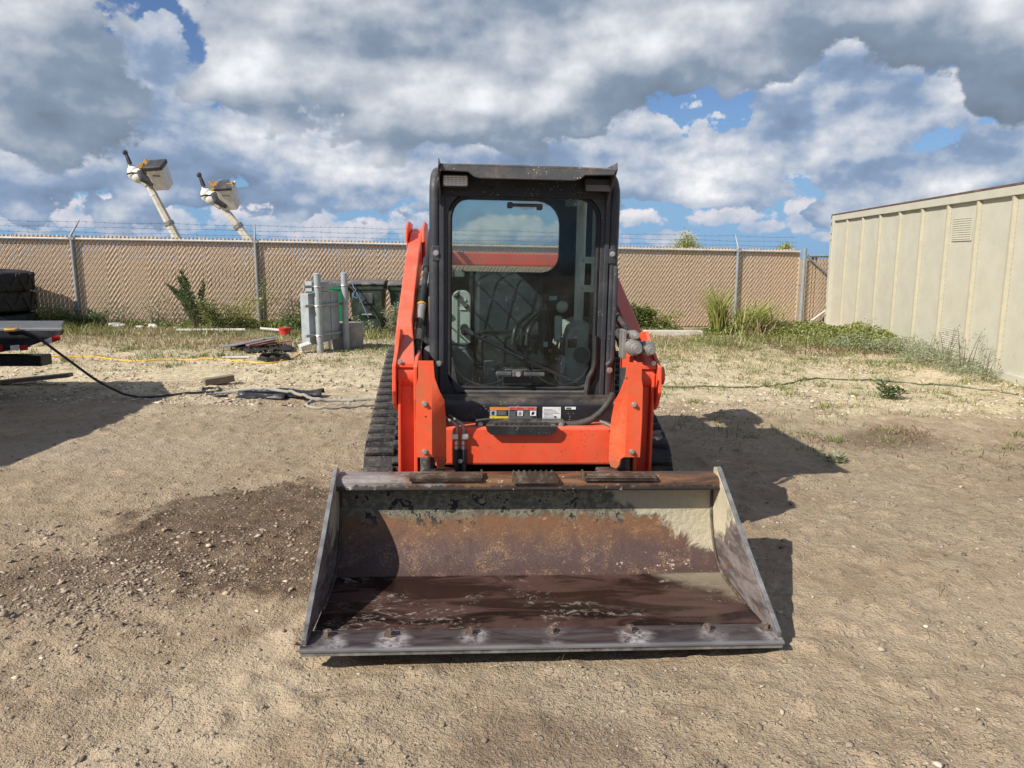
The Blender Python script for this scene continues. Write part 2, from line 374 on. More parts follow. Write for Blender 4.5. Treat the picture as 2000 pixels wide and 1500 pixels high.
M['leaf_grey'] = foliage('grey_green_leaf', (0.15, 0.18, 0.10), (0.28, 0.31, 0.18), (0.42, 0.43, 0.27))
M['grass_dry'] = foliage('dry_grass_blade', (0.22, 0.165, 0.085), (0.37, 0.295, 0.155), (0.52, 0.45, 0.27), 0.25)
M['grass_olive'] = foliage('olive_grass_blade', (0.10, 0.12, 0.035), (0.20, 0.225, 0.065), (0.34, 0.33, 0.13), 0.25)
M['leaf_rust'] = foliage('reddish_weed_leaf', (0.11, 0.05, 0.03), (0.20, 0.10, 0.05), (0.28, 0.20, 0.09))

def stone_mat():
    m, N, b = principled('limestone_pebble')
    a = N.node('ShaderNodeAttribute', attribute_name='tone').outputs['Fac']
    c = N.ramp(a, [(0.0, (0.11, 0.085, 0.062)), (0.4, (0.24, 0.19, 0.14)), (0.75, (0.36, 0.295, 0.22)), (1.0, (0.62, 0.54, 0.41))])
    co = obj_co(N)
    c = N.mix(N.mr(N.noise(co, 40, 3), 0.35, 0.7), c, N.mix(0.5, c, (0.25, 0.20, 0.15)))
    N.put(b.inputs['Base Color'], c); b.inputs['Roughness'].default_value = 0.9; b.inputs['Specular IOR Level'].default_value = 0.2
    return m
M['stone'] = stone_mat()

def ground_mat():
    m, N, b = principled('dirt_and_gravel')
    co = obj_co(N)
    x, y, z = N.sep(co)
    nA = N.noise(co, 0.55, 6, 0.6, 0.3); nB = N.noise(co, 2.6, 6, 0.62, 0.5); nC = N.noise(co, 14, 6, 0.65); nD = N.noise(co, 75, 3, 0.6)
    c = N.mix(N.mr(nB, 0.32, 0.68), (0.325, 0.243, 0.163), (0.465, 0.362, 0.250))
    c = N.mix(N.math('MULTIPLY', N.mr(nA, 0.42, 0.62), 0.7), c, (0.455, 0.365, 0.255))
    c = N.mix(N.math('MULTIPLY', N.mr(nC, 0.48, 0.72), 0.5), c, (0.225, 0.16, 0.103))
    nE = N.noise(N.vmath('ADD', co, (31, 7, 0)), 5.5, 5, 0.68, 0.8)
    c = N.mix(N.math('MULTIPLY', N.mr(nE, 0.55, 0.68), 0.45), c, (0.21, 0.146, 0.094))
    c = N.mix(N.math('MULTIPLY', N.mr(nE, 0.44, 0.30), 0.45), c, (0.47, 0.39, 0.295))
    c = N.mix(N.math('MULTIPLY', N.mr(N.noise(co, 34, 4, 0.7), 0.60, 0.70), 0.7), c, (0.13, 0.095, 0.066))
    # cream caliche further back
    yy = N.math('ADD', y, N.math('ADD', N.math('MULTIPLY', N.math('SUBTRACT', nA, 0.5), 4.0), N.math('MULTIPLY', N.math('SUBTRACT', nB, 0.5), 2.2)))
    xr = N.math('MULTIPLY', N.mr(x, 1.0, 5.0), 0.9)
    far_m = N.mr(N.math('ADD', yy, xr), 6.7, 8.4)
    cream = N.mix(N.mr(nB, 0.3, 0.7), N.mix(N.mr(nC, 0.35, 0.6), (0.38, 0.29, 0.18), (0.56, 0.46, 0.30)), N.mix(N.mr(nC, 0.35, 0.6), (0.56, 0.465, 0.30), (0.72, 0.62, 0.43)))
    c = N.mix(far_m, c, cream)
    # weedy brown soil near the fence
    soil = N.mr(N.math('ADD', yy, N.math('MULTIPLY', N.math('SUBTRACT', nC, 0.5), 2.0)), 10.8, 13.8)
    c = N.mix(N.math('MULTIPLY', soil, N.mr(nC, 0.3, 0.65, 0.35, 0.9)), c, (0.21, 0.16, 0.095))
    # damp patch left of the bucket, smaller dark patch on the right
    def patch(cx, cy, rx, ry, ang, e0, e1, wob=0.9):
        ca, sa = math.cos(ang), math.sin(ang)
        ux = N.math('SUBTRACT', x, cx); uy = N.math('SUBTRACT', y, cy)
        px = N.math('ADD', N.math('MULTIPLY', ux, ca / rx), N.math('MULTIPLY', uy, sa / rx))
        py = N.math('ADD', N.math('MULTIPLY', ux, -sa / ry), N.math('MULTIPLY', uy, ca / ry))
        r = N.math('SQRT', N.math('ADD', N.math('MULTIPLY', px, px), N.math('MULTIPLY', py, py)))
        r = N.math('ADD', r, N.math('ADD', N.math('MULTIPLY', N.math('SUBTRACT', nB, 0.5), wob), N.math('MULTIPLY', N.math('SUBTRACT', nC, 0.5), 0.5)))
        return N.mr(r, e1, e0)
    w1 = patch(-1.30, 3.85, 0.95, 0.85, 0.3, 0.78, 1.02)
    w1b = patch(-1.95, 3.15, 0.9, 0.32, 0.45, 0.6, 1.1, 1.3)
    w3 = patch(-0.95, 3.25, 0.75, 0.28, 0.0, 0.7, 1.0, 0.7)
    damp = N.math('MAXIMUM', N.math('MAXIMUM', w1, w3), N.math('MULTIPLY', w1b, 0.75))
    dampc = N.mix(N.mr(nC, 0.35, 0.68), (0.095, 0.066, 0.044), (0.19, 0.135, 0.088))
    c = N.mix(N.math('MULTIPLY', damp, N.mr(nB, 0.25, 0.5, 0.6, 0.95)), c, dampc)
    w2 = patch(3.15, 6.05, 0.75, 0.45, 0.2, 0.3, 1.1, 1.5)
    c = N.mix(N.math('MULTIPLY', w2, 0.65), c, (0.13, 0.085, 0.055))
    w4 = patch(4.1, 5.0, 1.0, 0.4, -0.35, 0.2, 1.0, 2.2)
    c = N.mix(N.math('MULTIPLY', w4, 0.6), c, (0.15, 0.12, 0.095))
    band = N.math('ADD', N.math('SUBTRACT', x, N.math('MULTIPLY', y, 0.42)), 1.85)
    band = N.math('ADD', band, N.math('MULTIPLY', N.math('SUBTRACT', nB, 0.5), 0.30))
    bm_ = N.math('MULTIPLY', N.mr(N.math('ABSOLUTE', band), 0.26, 0.14), N.mr(y, 3.1, 2.8))
    c = N.mix(N.math('MULTIPLY', bm_, 0.6), c, (0.50, 0.40, 0.28))
    w6 = patch(2.1, 2.75, 1.3, 0.55, 0.15, 0.3, 1.0, 1.2)
    c = N.mix(N.math('MULTIPLY', w6, 0.4), c, (0.47, 0.375, 0.265))
    w7 = patch(-3.0, 5.3, 1.6, 0.7, 0.2, 0.3, 1.0, 1.2)
    c = N.mix(N.math('MULTIPLY', w7, 0.45), c, (0.46, 0.385, 0.285))
    w5 = patch(0.15, 2.05, 0.5, 0.2, 0.2, 0.2, 1.0, 2.0)
    c = N.mix(N.math('MULTIPLY', w5, 0.5), c, (0.15, 0.10, 0.07))
    # embedded pebbles
    v1 = N.node('ShaderNodeTexVoronoi', {'Vector': co, 'Scale': 42.0}, feature='F1')
    v2 = N.node('ShaderNodeTexVoronoi', {'Vector': co, 'Scale': 105.0}, feature='F1')
    tone1 = N.sep(v1.outputs['Color'])[0]; tone2 = N.sep(v2.outputs['Color'])[1]
    stony = N.mr(N.math('ADD', nA, N.math('MULTIPLY', nB, 0.5)), 0.66, 0.86)
    p1 = N.math('MULTIPLY', N.math('SUBTRACT', 1.0, N.mr(v1.outputs['Distance'], 0.30, 0.42)), N.mr(tone1, 0.62, 0.70))
    p1 = N.math('MULTIPLY', p1, N.math('MULTIPLY_ADD', stony, 0.6, 0.25))
    p2 = N.math('MULTIPLY', N.math('SUBTRACT', 1.0, N.mr(v2.outputs['Distance'], 0.30, 0.45)), N.mr(tone2, 0.5, 0.6))
    p2 = N.math('MULTIPLY', p2, 0.42)
    c = N.mix(p2, c, N.mix(tone1, (0.20, 0.155, 0.11), (0.50, 0.42, 0.31)))
    c = N.mix(p1, c, N.mix(tone2, (0.30, 0.25, 0.19), (0.56, 0.49, 0.38)))
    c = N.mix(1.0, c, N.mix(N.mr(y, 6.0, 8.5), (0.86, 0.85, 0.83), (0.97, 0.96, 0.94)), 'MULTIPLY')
    N.put(b.inputs['Base Color'], c)
    N.put(b.inputs['Roughness'], 0.93)
    b.inputs['Specular IOR Level'].default_value = 0.15
    h = N.math('ADD', N.math('MULTIPLY', nC, 1.0), N.math('MULTIPLY', nD, 0.45))
    h = N.math('ADD', h, N.math('ADD', N.math('MULTIPLY', p1, 0.7), N.math('MULTIPLY', p2, 0.28)))
    h = N.math('ADD', h, N.math('MULTIPLY', N.noise(co, 190, 2), 0.22))
    N.put(b.inputs['Normal'], N.bump(h, N.math('MULTIPLY', N.mr(nA, 0.40, 0.58, 0.80, 1.0), N.mr(bm_, 0.0, 1.0, 1.0, 0.7)), 0.028))
    return m
M['ground'] = ground_mat()

def bucket_mat():
    m, N, b = principled('rusty_worn_bucket_steel')
    co = obj_co(N)
    x, y, z = N.sep(co)
    nA = N.noise(co, 3.0, 6, 0.6, 0.5); nB = N.noise(co, 9, 7, 0.65, 0.6); nC = N.noise(co, 45, 4, 0.65)
    sm = N.noise(N.vmath('MULTIPLY', co, (2.2, 9, 9)), 1.0, 6, 0.62, 0.8)
    # floor: wet brown smears
    floor = N.mix(N.mr(sm, 0.44, 0.60), (0.018, 0.009, 0.008), (0.078, 0.042, 0.034))
    scr = N.noise(N.vmath('MULTIPLY', N.vmath('ADD', co, (3, 1, 2)), (13, 19, 20)), 1.0, 7, 0.75, 1.8)
    fl = N.math('MULTIPLY', N.mr(scr, 0.53, 0.60), N.math('MULTIPLY', N.mr(nA, 0.50, 0.58), N.mr(nC, 0.36, 0.5)))
    floor = N.mix(N.math('MULTIPLY', fl, 0.6), floor, (0.42, 0.36, 0.29))
    # back sheet: rust orange to purple brown
    rust = N.mix(N.mr(N.math('ADD', z, N.math('MULTIPLY', N.math('SUBTRACT', nB, 0.5), 0.16)), 0.11, 0.25), (0.070, 0.040, 0.035), (0.165, 0.078, 0.034))
    nF = N.noise(co, 150, 3, 0.7)
    rust = N.mix(N.math('MULTIPLY', N.mr(N.math('ADD', nF, N.math('MULTIPLY', N.math('SUBTRACT', nB, 0.5), 0.8)), 0.52, 0.74), 0.7), rust, (0.30, 0.185, 0.10))
    rust = N.mix(N.math('MULTIPLY', N.mr(N.noise(N.vmath('MULTIPLY', co, (18, 3, 3)), 1.0, 5, 0.65), 0.5, 0.7), 0.45), rust, (0.075, 0.048, 0.042))
    back_m = N.mr(N.math('ADD', z, N.math('MULTIPLY', N.math('SUBTRACT', nB, 0.5), 0.006)), 0.0600, 0.0635)
    c = N.mix(back_m, floor, rust)
    zz = N.math('ADD', z, N.math('MULTIPLY', N.math('SUBTRACT', nB, 0.5), 0.14))
    # olive dried slurry along the top of the back sheet, with black flaked spots
    slurry = N.mix(N.mr(N.math('ADD', nC, N.math('SUBTRACT', nB, 0.5)), 0.35, 0.7), (0.075, 0.070, 0.050), (0.24, 0.215, 0.15))
    flk = N.math('MULTIPLY', N.mr(N.math('ADD', N.noise(co, 22, 5, 0.7), N.math('MULTIPLY', z, 0.25)), 0.68, 0.74), N.mr(z, 0.10, 0.20))
    c = N.mix(N.mr(zz, 0.245, 0.29), c, slurry)
    blk = N.math('MULTIPLY', N.mr(N.math('ADD', N.math('ADD', nB, N.math('MULTIPLY', nC, 0.45)), N.mr(x, -0.2, 0.8, -0.02, -0.05)), 0.765, 0.80), N.mr(z, 0.2, 0.27))
    c = N.mix(blk, c, (0.016, 0.016, 0.015))
    c = N.mix(N.math('MULTIPLY', flk, 0.6), c, (0.34, 0.28, 0.19))
    low_f = N.math('MULTIPLY', N.mr(N.noise(co, 30, 4, 0.7), 0.62, 0.66), N.math('MULTIPLY', N.mr(z, 0.15, 0.07), N.math('MULTIPLY', N.mr(x, 0.0, 0.5), back_m)))
    c = N.mix(low_f, c, (0.46, 0.36, 0.29))
    # cream concrete crust to the right top corner
    crust = N.mr(N.math('ADD', N.math('ADD', x, N.math('MULTIPLY', z, 1.9)), N.math('MULTIPLY', N.math('SUBTRACT', nB, 0.5), 0.55)), 1.02, 1.10)
    crust = N.math('MULTIPLY', crust, N.mr(zz, 0.10, 0.14))
    c = N.mix(crust, c, N.mix(nC, (0.27, 0.24, 0.16), (0.46, 0.41, 0.30)))
    wet = N.mr(N.math('ADD', N.math('ADD', x, N.math('MULTIPLY', y, 1.3)), N.math('MULTIPLY', N.math('SUBTRACT', nB, 0.5), 0.3)), 1.25, 1.42)
    wet = N.math('MULTIPLY', wet, N.math('SUBTRACT', 1.0, back_m))
    c = N.mix(N.math('MULTIPLY', wet, 0.8), c, (0.25, 0.215, 0.15))
    N.put(b.inputs['Base Color'], c)
    b.inputs['Metallic'].default_value = 0.15
    ro = N.mix(back_m, N.mr(sm, 0.40, 0.6, 0.10, 0.42), N.mr(nC, 0.3, 0.7, 0.5, 0.85))
    N.put(b.inputs['Roughness'], ro)
    h = N.math('ADD', N.math('MULTIPLY', nC, N.mr(back_m, 0, 1, 0.08, 0.5)), N.math('ADD', N.math('MULTIPLY', crust, N.math('MULTIPLY_ADD', nC, 1.5, 1.2)), N.math('MULTIPLY', fl, 0.5)))
    N.put(b.inputs['Normal'], N.bump(h, 0.5, 0.008))
    return m
M['bucket'] = bucket_mat()

def side_plate_mat():
    m, N, b = principled('scraped_side_plate_steel')
    co = obj_co(N)
    x, y, z = N.sep(co)
    nB = N.noise(co, 8, 7, 0.65, 0.5); nC = N.noise(co, 50, 4)
    sm = N.noise(N.vmath('MULTIPLY', co, (10, 8, 30)), 1.0, 5, 0.6, 0.4)
    c = N.mix(N.mr(sm, 0.35, 0.65), (0.085, 0.068, 0.064), (0.24, 0.205, 0.195))
    cr = N.mr(N.math('ADD', N.math('ADD', N.math('MULTIPLY', y, 0.8), z), N.math('MULTIPLY', N.math('SUBTRACT', nB, 0.5), 0.55)), 0.70, 0.78)
    c = N.mix(cr, c, N.mix(nC, (0.42, 0.36, 0.22), (0.60, 0.55, 0.42)))
    rs = N.mr(N.noise(co, 13, 5, 0.6), 0.58, 0.68)
    c = N.mix(N.math('MULTIPLY', rs, 0.6), c, (0.24, 0.11, 0.045))
    N.put(b.inputs['Base Color'], c)
    b.inputs['Metallic'].default_value = 0.25
    N.put(b.inputs['Roughness'], N.mr(nB, 0.3, 0.7, 0.35, 0.75))
    N.put(b.inputs['Normal'], N.bump(N.math('ADD', nC, N.math('MULTIPLY', cr, 1.5)), 0.4, 0.006))
    return m
M['side_plate'] = side_plate_mat()
M['edge'] = worn('polished_cutting_edge', (0.085, 0.068, 0.068), 0.36, 0.45, dirt=(0.42, 0.40, 0.38), dirt_amt=0.42, dscale=7, var=0.25, bump=0.15, bscale=40)
def lip_mat():
    m, N, b = principled('rusty_lip_steel')
    co = obj_co(N); x, y, z = N.sep(co)
    n1 = N.noise(N.vmath('MULTIPLY', co, (4, 14, 14)), 1.0, 6, 0.65, 0.6); n2 = N.noise(co, 32, 5, 0.7); n3 = N.noise(co, 9, 5, 0.65)
    c = N.mix(N.mr(n1, 0.35, 0.65), (0.050, 0.030, 0.022), (0.185, 0.085, 0.038))
    g = N.math('MULTIPLY', N.mr(N.math('ADD', x, N.math('MULTIPLY', N.math('SUBTRACT', n3, 0.5), 1.6)), -0.30, -0.75), N.mr(n1, 0.35, 0.6, 0.35, 0.9))
    c = N.mix(g, c, N.mix(n2, (0.15, 0.14, 0.14), (0.36, 0.34, 0.33)))
    blk = N.mr(N.math('ADD', z, N.math('MULTIPLY', N.math('SUBTRACT', n2, 0.5), 0.045)), 0.439, 0.432)
    c = N.mix(N.math('MULTIPLY', blk, 0.92), c, (0.014, 0.013, 0.012))
    fl = N.mr(N.math('ADD', n2, N.math('MULTIPLY', N.math('SUBTRACT', n3, 0.5), 0.5)), 0.64, 0.70)
    c = N.mix(N.math('MULTIPLY', fl, 0.8), c, (0.40, 0.34, 0.27))
    N.put(b.inputs['Base Color'], c); b.inputs['Metallic'].default_value = 0.15
    N.put(b.inputs['Roughness'], N.mr(n1, 0.3, 0.7, 0.45, 0.75))
    N.put(b.inputs['Normal'], N.bump(n2, 0.4, 0.006))
    return m
M['lip'] = lip_mat()
def cutting_edge_mat():
    m, N, b = principled('worn_cutting_edge')
    co = obj_co(N); x, y, z = N.sep(co)
    n1 = N.noise(N.vmath('MULTIPLY', co, (5, 25, 25)), 1.0, 6, 0.65, 0.5); n2 = N.noise(co, 40, 4, 0.7)
    c = N.mix(N.mr(n1, 0.35, 0.65), (0.040, 0.031, 0.032), (0.095, 0.075, 0.072))
    d = None
    for bxx in (-0.80, -0.572, -0.274, 0.026, 0.322, 0.621, 0.845):
        q = N.node('ShaderNodeVectorMath', {0: co, 1: (1, 1, 0), 2: (-bxx - 0.012, -0.045, 0)}, operation='MULTIPLY_ADD').outputs[0]
        l = N.vmath('LENGTH', N.vmath('MULTIPLY', q, (1, 0.8, 0)))
        d = l if d is None else N.math('MINIMUM', d, l)
    wh = N.mr(N.math('ADD', d, N.math('MULTIPLY', N.math('SUBTRACT', n1, 0.5), 0.12)), 0.075, 0.02)
    wh = N.math('MULTIPLY', wh, N.mr(N.noise(co, 4, 2), 0.38, 0.6))
    c = N.mix(N.math('MULTIPLY', wh, N.mr(n2, 0.3, 0.6)), c, (0.40, 0.37, 0.36))
    fr = N.mr(y, 0.004, -0.011, 0.0, 0.75)
    c = N.mix(fr, c, N.mix(n1, (0.14, 0.135, 0.135), (0.42, 0.41, 0.40)))
    N.put(b.inputs['Base Color'], c)
    N.put(b.inputs['Metallic'], N.mr(fr, 0, 1, 0.25, 0.55)); N.put(b.inputs['Roughness'], N.mr(n1, 0.3, 0.7, 0.28, 0.5))
    N.put(b.inputs['Normal'], N.bump(n2, 0.15, 0.003))
    return m
M['edge_top'] = cutting_edge_mat()
M['step_rust'] = worn('rusty_step_steel', (0.062, 0.040, 0.029), 0.7, 0.2, dirt=(0.30, 0.26, 0.19), dirt_amt=0.35, dscale=13, var=0.3, bump=0.3)
M['bright_edge'] = worn('scraped_bright_steel', (0.25, 0.245, 0.24), 0.36, 0.45, dirt=(0.07, 0.058, 0.055), dirt_amt=0.5, dscale=9, var=0.3, vscale=14, bump=0.1)
M['bolt_dirty'] = worn('dirty_plow_bolt', (0.13, 0.09, 0.075), 0.5, 0.4, dirt=(0.4, 0.37, 0.33), dirt_amt=0.35, dscale=30, bump=0.1)

# ------------------------------------------------------------------ mesh helpers
class MB:
    def __init__(s):
        s.v = []; s.f = []
    def add(s, vs, fs):
        o = len(s.v)
        s.v += [tuple(v) for v in vs]
        s.f += [tuple(i + o for i in f) for f in fs]
        return s
    def box(s, x0, x1, y0, y1, z0, z1, mat=None):
        vs = [Vector(p) for p in ((x0, y0, z0), (x1, y0, z0), (x1, y1, z0), (x0, y1, z0), (x0, y0, z1), (x1, y0, z1), (x1, y1, z1), (x0, y1, z1))]
        if mat is not None:
            vs = [mat @ v for v in vs]
        return s.add(vs, [(0, 3, 2, 1), (4, 5, 6, 7), (0, 1, 5, 4), (1, 2, 6, 5), (2, 3, 7, 6), (3, 0, 4, 7)])
    def prism(s, pts, axis, a, b):
        """pts: outline in the two other axes (x:(y,z) y:(x,z) z:(x,y)), extruded from a to b"""
        n = len(pts)
        def P(p, d):
            return {'x': (d, p[0], p[1]), 'y': (p[0], d, p[1]), 'z': (p[0], p[1], d)}[axis]
        vs = [P(p, a) for p in pts] + [P(p, b) for p in pts]
        fs = [tuple(range(n)), tuple(range(2 * n - 1, n - 1, -1))]
        fs += [(i, i + n, (i + 1) % n + n, (i + 1) % n) for i in range(n)]
        return s.add(vs, fs)
    def ring(s, outer, inner, axis, a, b):
        """plate with a hole: two loops of the same length"""
        n = len(outer)
        def P(p, d):
            return {'x': (d, p[0], p[1]), 'y': (p[0], d, p[1]), 'z': (p[0], p[1], d)}[axis]
        vs = [P(p, a) for p in outer] + [P(p, a) for p in inner] + [P(p, b) for p in outer] + [P(p, b) for p in inner]
        fs = []
        for i in range(n):
            j = (i + 1) % n
            fs += [(i, j, n + j, n + i), (2 * n + i, 3 * n + i, 3 * n + j, 2 * n + j), (i, 2 * n + i, 2 * n + j, j), (n + i, n + j, 3 * n + j, 3 * n + i)]
        return s.add(vs, fs)
    def tube(s, pts, r, n=8, caps=True):
        pts = [Vector(p) for p in pts]
        rs = r if isinstance(r, (list, tuple)) else [r] * len(pts)
        rings = []
        up = None
        for i, p in enumerate(pts):
            a = pts[max(i - 1, 0)]; b = pts[min(i + 1, len(pts) - 1)]
            t = (b - a).normalized()
            if up is None:
                up = t.orthogonal().normalized()
            up = (up - t * up.dot(t))
            up = up.normalized() if up.length > 1e-6 else t.orthogonal().normalized()
            w = t.cross(up)
            rings.append([p + (up * math.cos(2 * math.pi * k / n) + w * math.sin(2 * math.pi * k / n)) * rs[i] for k in range(n)])
        vs = [v for rg in rings for v in rg]
        fs = []
        for i in range(len(pts) - 1):
            for k in range(n):
                k2 = (k + 1) % n
                fs.append((i * n + k, i * n + k2, (i + 1) * n + k2, (i + 1) * n + k))
        if caps:
            fs.append(tuple(range(n - 1, -1, -1)))
            m_ = (len(pts) - 1) * n
            fs.append(tuple(range(m_, m_ + n)))
        return s.add(vs, fs)
    def cyl(s, p0, p1, r, n=12):
        return s.tube([p0, p1], r, n)
    def ball(s, c, r, n=10, m=6, sc=(1, 1, 1)):
        c = Vector(c)
        vs = []; fs = []
        for i in range(1, m):
            th = math.pi * i / m
            for k in range(n):
                ph = 2 * math.pi * k / n
                vs.append(c + Vector((math.sin(th) * math.cos(ph) * sc[0], math.sin(th) * math.sin(ph) * sc[1], math.cos(th) * sc[2])) * r)
        for i in range(m - 2):
            for k in range(n):
                k2 = (k + 1) % n
                fs.append((i * n + k, (i + 1) * n + k, (i + 1) * n + k2, i * n + k2))
        t = len(vs); vs += [c + Vector((0, 0, r * sc[2])), c - Vector((0, 0, r * sc[2]))]
        for k in range(n):
            k2 = (k + 1) % n
            fs.append((t, k, k2)); fs.append((t + 1, (m - 2) * n + k2, (m - 2) * n + k))
        return s.add(vs, fs)
    def xform(s, mtx):
        s.v = [tuple(mtx @ Vector(v)) for v in s.v]
        return s
    def build(s, name, mat, parent=None, bevel=0.0, smooth=False, seg=2):
        me = bpy.data.meshes.new(name)
        me.from_pydata(s.v, [], s.f)
        import bmesh
        bm = bmesh.new(); bm.from_mesh(me)
        bmesh.ops.recalc_face_normals(bm, faces=bm.faces[:])
        bm.to_mesh(me); bm.free()
        if smooth:
            me.polygons.foreach_set('use_smooth', [True] * len(me.polygons))
            try:
                me.set_sharp_from_angle(angle=R(38))
            except Exception:
                pass
        me.materials.append(mat if not isinstance(mat, str) else M[mat])
        o = bpy.data.objects.new(name, me)
        col.objects.link(o)
        if parent is not None:
            o.parent = parent
        if bevel:
            bv = o.modifiers.new('bevel', 'BEVEL')
            bv.width = bevel; bv.segments = seg; bv.limit_method = 'ANGLE'; bv.angle_limit = R(35)
        return o

def tag(o, label, cat, group=None):
    o['label'] = label; o['category'] = cat
    if group:
        o['group'] = group
    return o
def thing(name, label, cat, loc=(0, 0, 0), rot=(0, 0, 0), group=None):
    o = bpy.data.objects.new(name, None)
    o.empty_display_size = 0.2
    col.objects.link(o)
    o.location = loc; o.rotation_euler = rot
    return tag(o, label, cat, group)
def copy_part(o, parent, loc=None):
    c = o.copy(); col.objects.link(c); c.parent = parent
    if loc is not None:
        c.location = loc
    return c
def np_mesh(name, V, F, mat, parent=None, tone=None, smooth=False):
    V = np.asarray(V, np.float32); F = np.asarray(F, np.int32)
    k = F.shape[1]
    me = bpy.data.meshes.new(name)
    me.vertices.add(len(V)); me.vertices.foreach_set('co', V.ravel())
    me.loops.add(F.size); me.loops.foreach_set('vertex_index', F.ravel())
    me.polygons.add(len(F)); me.polygons.foreach_set('loop_start', np.arange(0, F.size, k, dtype=np.int32))
    me.update(calc_edges=True)
    if tone is not None:
        a = me.attributes.new('tone', 'FLOAT', 'POINT'); a.data.foreach_set('value', np.asarray(tone, np.float32))
    if smooth:
        me.polygons.foreach_set('use_smooth', np.ones(len(F), bool))
    me.materials.append(M[mat] if isinstance(mat, str) else mat)
    o = bpy.data.objects.new(name, me); col.objects.link(o)
    if parent is not None:
        o.parent = parent
    return o
def rrect(x0, x1, z0, z1, radii, n=6):
    """rounded rectangle loop; radii = bl, br, tr, tl"""
    pts = []
    for (cx, cz, r, a0) in ((x0, z0, radii[0], 180), (x1, z0, radii[1], 270), (x1, z1, radii[2], 0), (x0, z1, radii[3], 90)):
        ox = cx + (r if cx == x0 else -r); oz = cz + (r if cz == z0 else -r)
        for k in range(n + 1):
            a = R(a0 + 90 * k / n)
            pts.append((ox + r * math.cos(a), oz + r * math.sin(a)))
    return pts
def catmull(pts, n=8):
    P = [Vector(p) for p in pts]
    P = [P[0] * 2 - P[1]] + P + [P[-1] * 2 - P[-2]]
    out = []
    for i in range(1, len(P) - 2):
        for k in range(n):
            t = k / n
            a, b, c_, d = P[i - 1], P[i], P[i + 1], P[i + 2]
            out.append(0.5 * ((2 * b) + (c_ - a) * t + (2 * a - 5 * b + 4 * c_ - d) * t * t + (3 * b - a - 3 * c_ + d) * t ** 3))
    out.append(P[-2])
    return out

# ------------------------------------------------------------------ ground
SL = -0.016
PERM = np.random.default_rng(5).permutation(512)
def vnoise(x, y):
    xi = np.floor(x).astype(int); yi = np.floor(y).astype(int)
    fx = x - xi; fy = y - yi
    fx = fx * fx * (3 - 2 * fx); fy = fy * fy * (3 - 2 * fy)
    def h(a, b):
        return PERM[(PERM[a & 511] + b) & 511] / 511.0
    return (h(xi, yi) * (1 - fx) + h(xi + 1, yi) * fx) * (1 - fy) + (h(xi, yi + 1) * (1 - fx) + h(xi + 1, yi + 1) * fx) * fy
def fbm(x, y, o=4):
    s = 0; a = 0.5
    for i in range(o):
        s = s + a * (vnoise(x + 17.3 * i, y - 9.1 * i) - 0.5); x = x * 2.03; y = y * 2.03; a *= 0.5
    return s
def gz(x, y):
    x = np.asarray(x, float); y = np.asarray(y, float)
    z = SL * np.clip(x, -13, 13)
    calm = 1 - 0.75 * np.exp(-(((x - 0.1) / 1.0) ** 2 + ((y - 4.0) / 1.6) ** 2) ** 2)
    near = np.clip(1 - (np.hypot(x, y) - 18) / 20, 0, 1)
    z = z - 0.022 * np.exp(-((x - 0.1) / 1.1) ** 4 - ((y - 2.62) / 0.28) ** 2)
    z = z + fbm(x * 0.8, y * 0.8, 3) * 0.075 * calm * near
    z = z + fbm(x * 4.5 + 9, y * 4.5, 3) * 0.019 * calm * near
    z = z + np.maximum(fbm(x * 13 + 3, y * 13, 2) - 0.06, 0) * 0.10 * near
    bed = np.exp(-(((x + 1.35) / 0.9) ** 2 + ((y - 3.6) / 0.75) ** 2))
    z = z - 0.028 * bed + bed * fbm(x * 9, y * 9, 3) * 0.05
    rut = np.exp(-((x + 0.75 - 0.16 * (y - 2.4)) / 0.16) ** 2) * np.clip((3.4 - y) / 0.6, 0, 1)
    z = z - 0.014 * rut + rut * (vnoise(x * 16, y * 22) - 0.5) * 0.034
    return z
def gzf(x, y):
    return float(gz(np.array([x]), np.array([y]))[0])
def axis_steps(lo, hi, fine0, fine1, step, grow):
    a = list(np.arange(fine0, fine1 + 1e-6, step))
    s = step; v = a[-1]
    while v < hi:
        s *= grow; v += s; a.append(v)
    s = step; v = a[0]; pre = []
    while v > lo:
        s *= grow; v -= s; pre.append(v)
    return np.array(pre[::-1] + a)
gx = axis_steps(-900, 900, -4.2, 4.2, 0.026, 1.06)
gy = axis_steps(-60, 1500, 1.2, 7.0, 0.026, 1.045)
XX, YY = np.meshgrid(gx, gy)
ZZ = gz(XX, YY)
nx, ny = len(gx), len(gy)
idx = np.arange(nx * ny).reshape(ny, nx)
F = np.stack([idx[:-1, :-1].ravel(), idx[:-1, 1:].ravel(), idx[1:, 1:].ravel(), idx[1:, :-1].ravel()], 1)
ground = np_mesh('ground', np.stack([XX.ravel(), YY.ravel(), ZZ.ravel()], 1), F, 'ground', smooth=True)
ground['kind'] = 'structure'

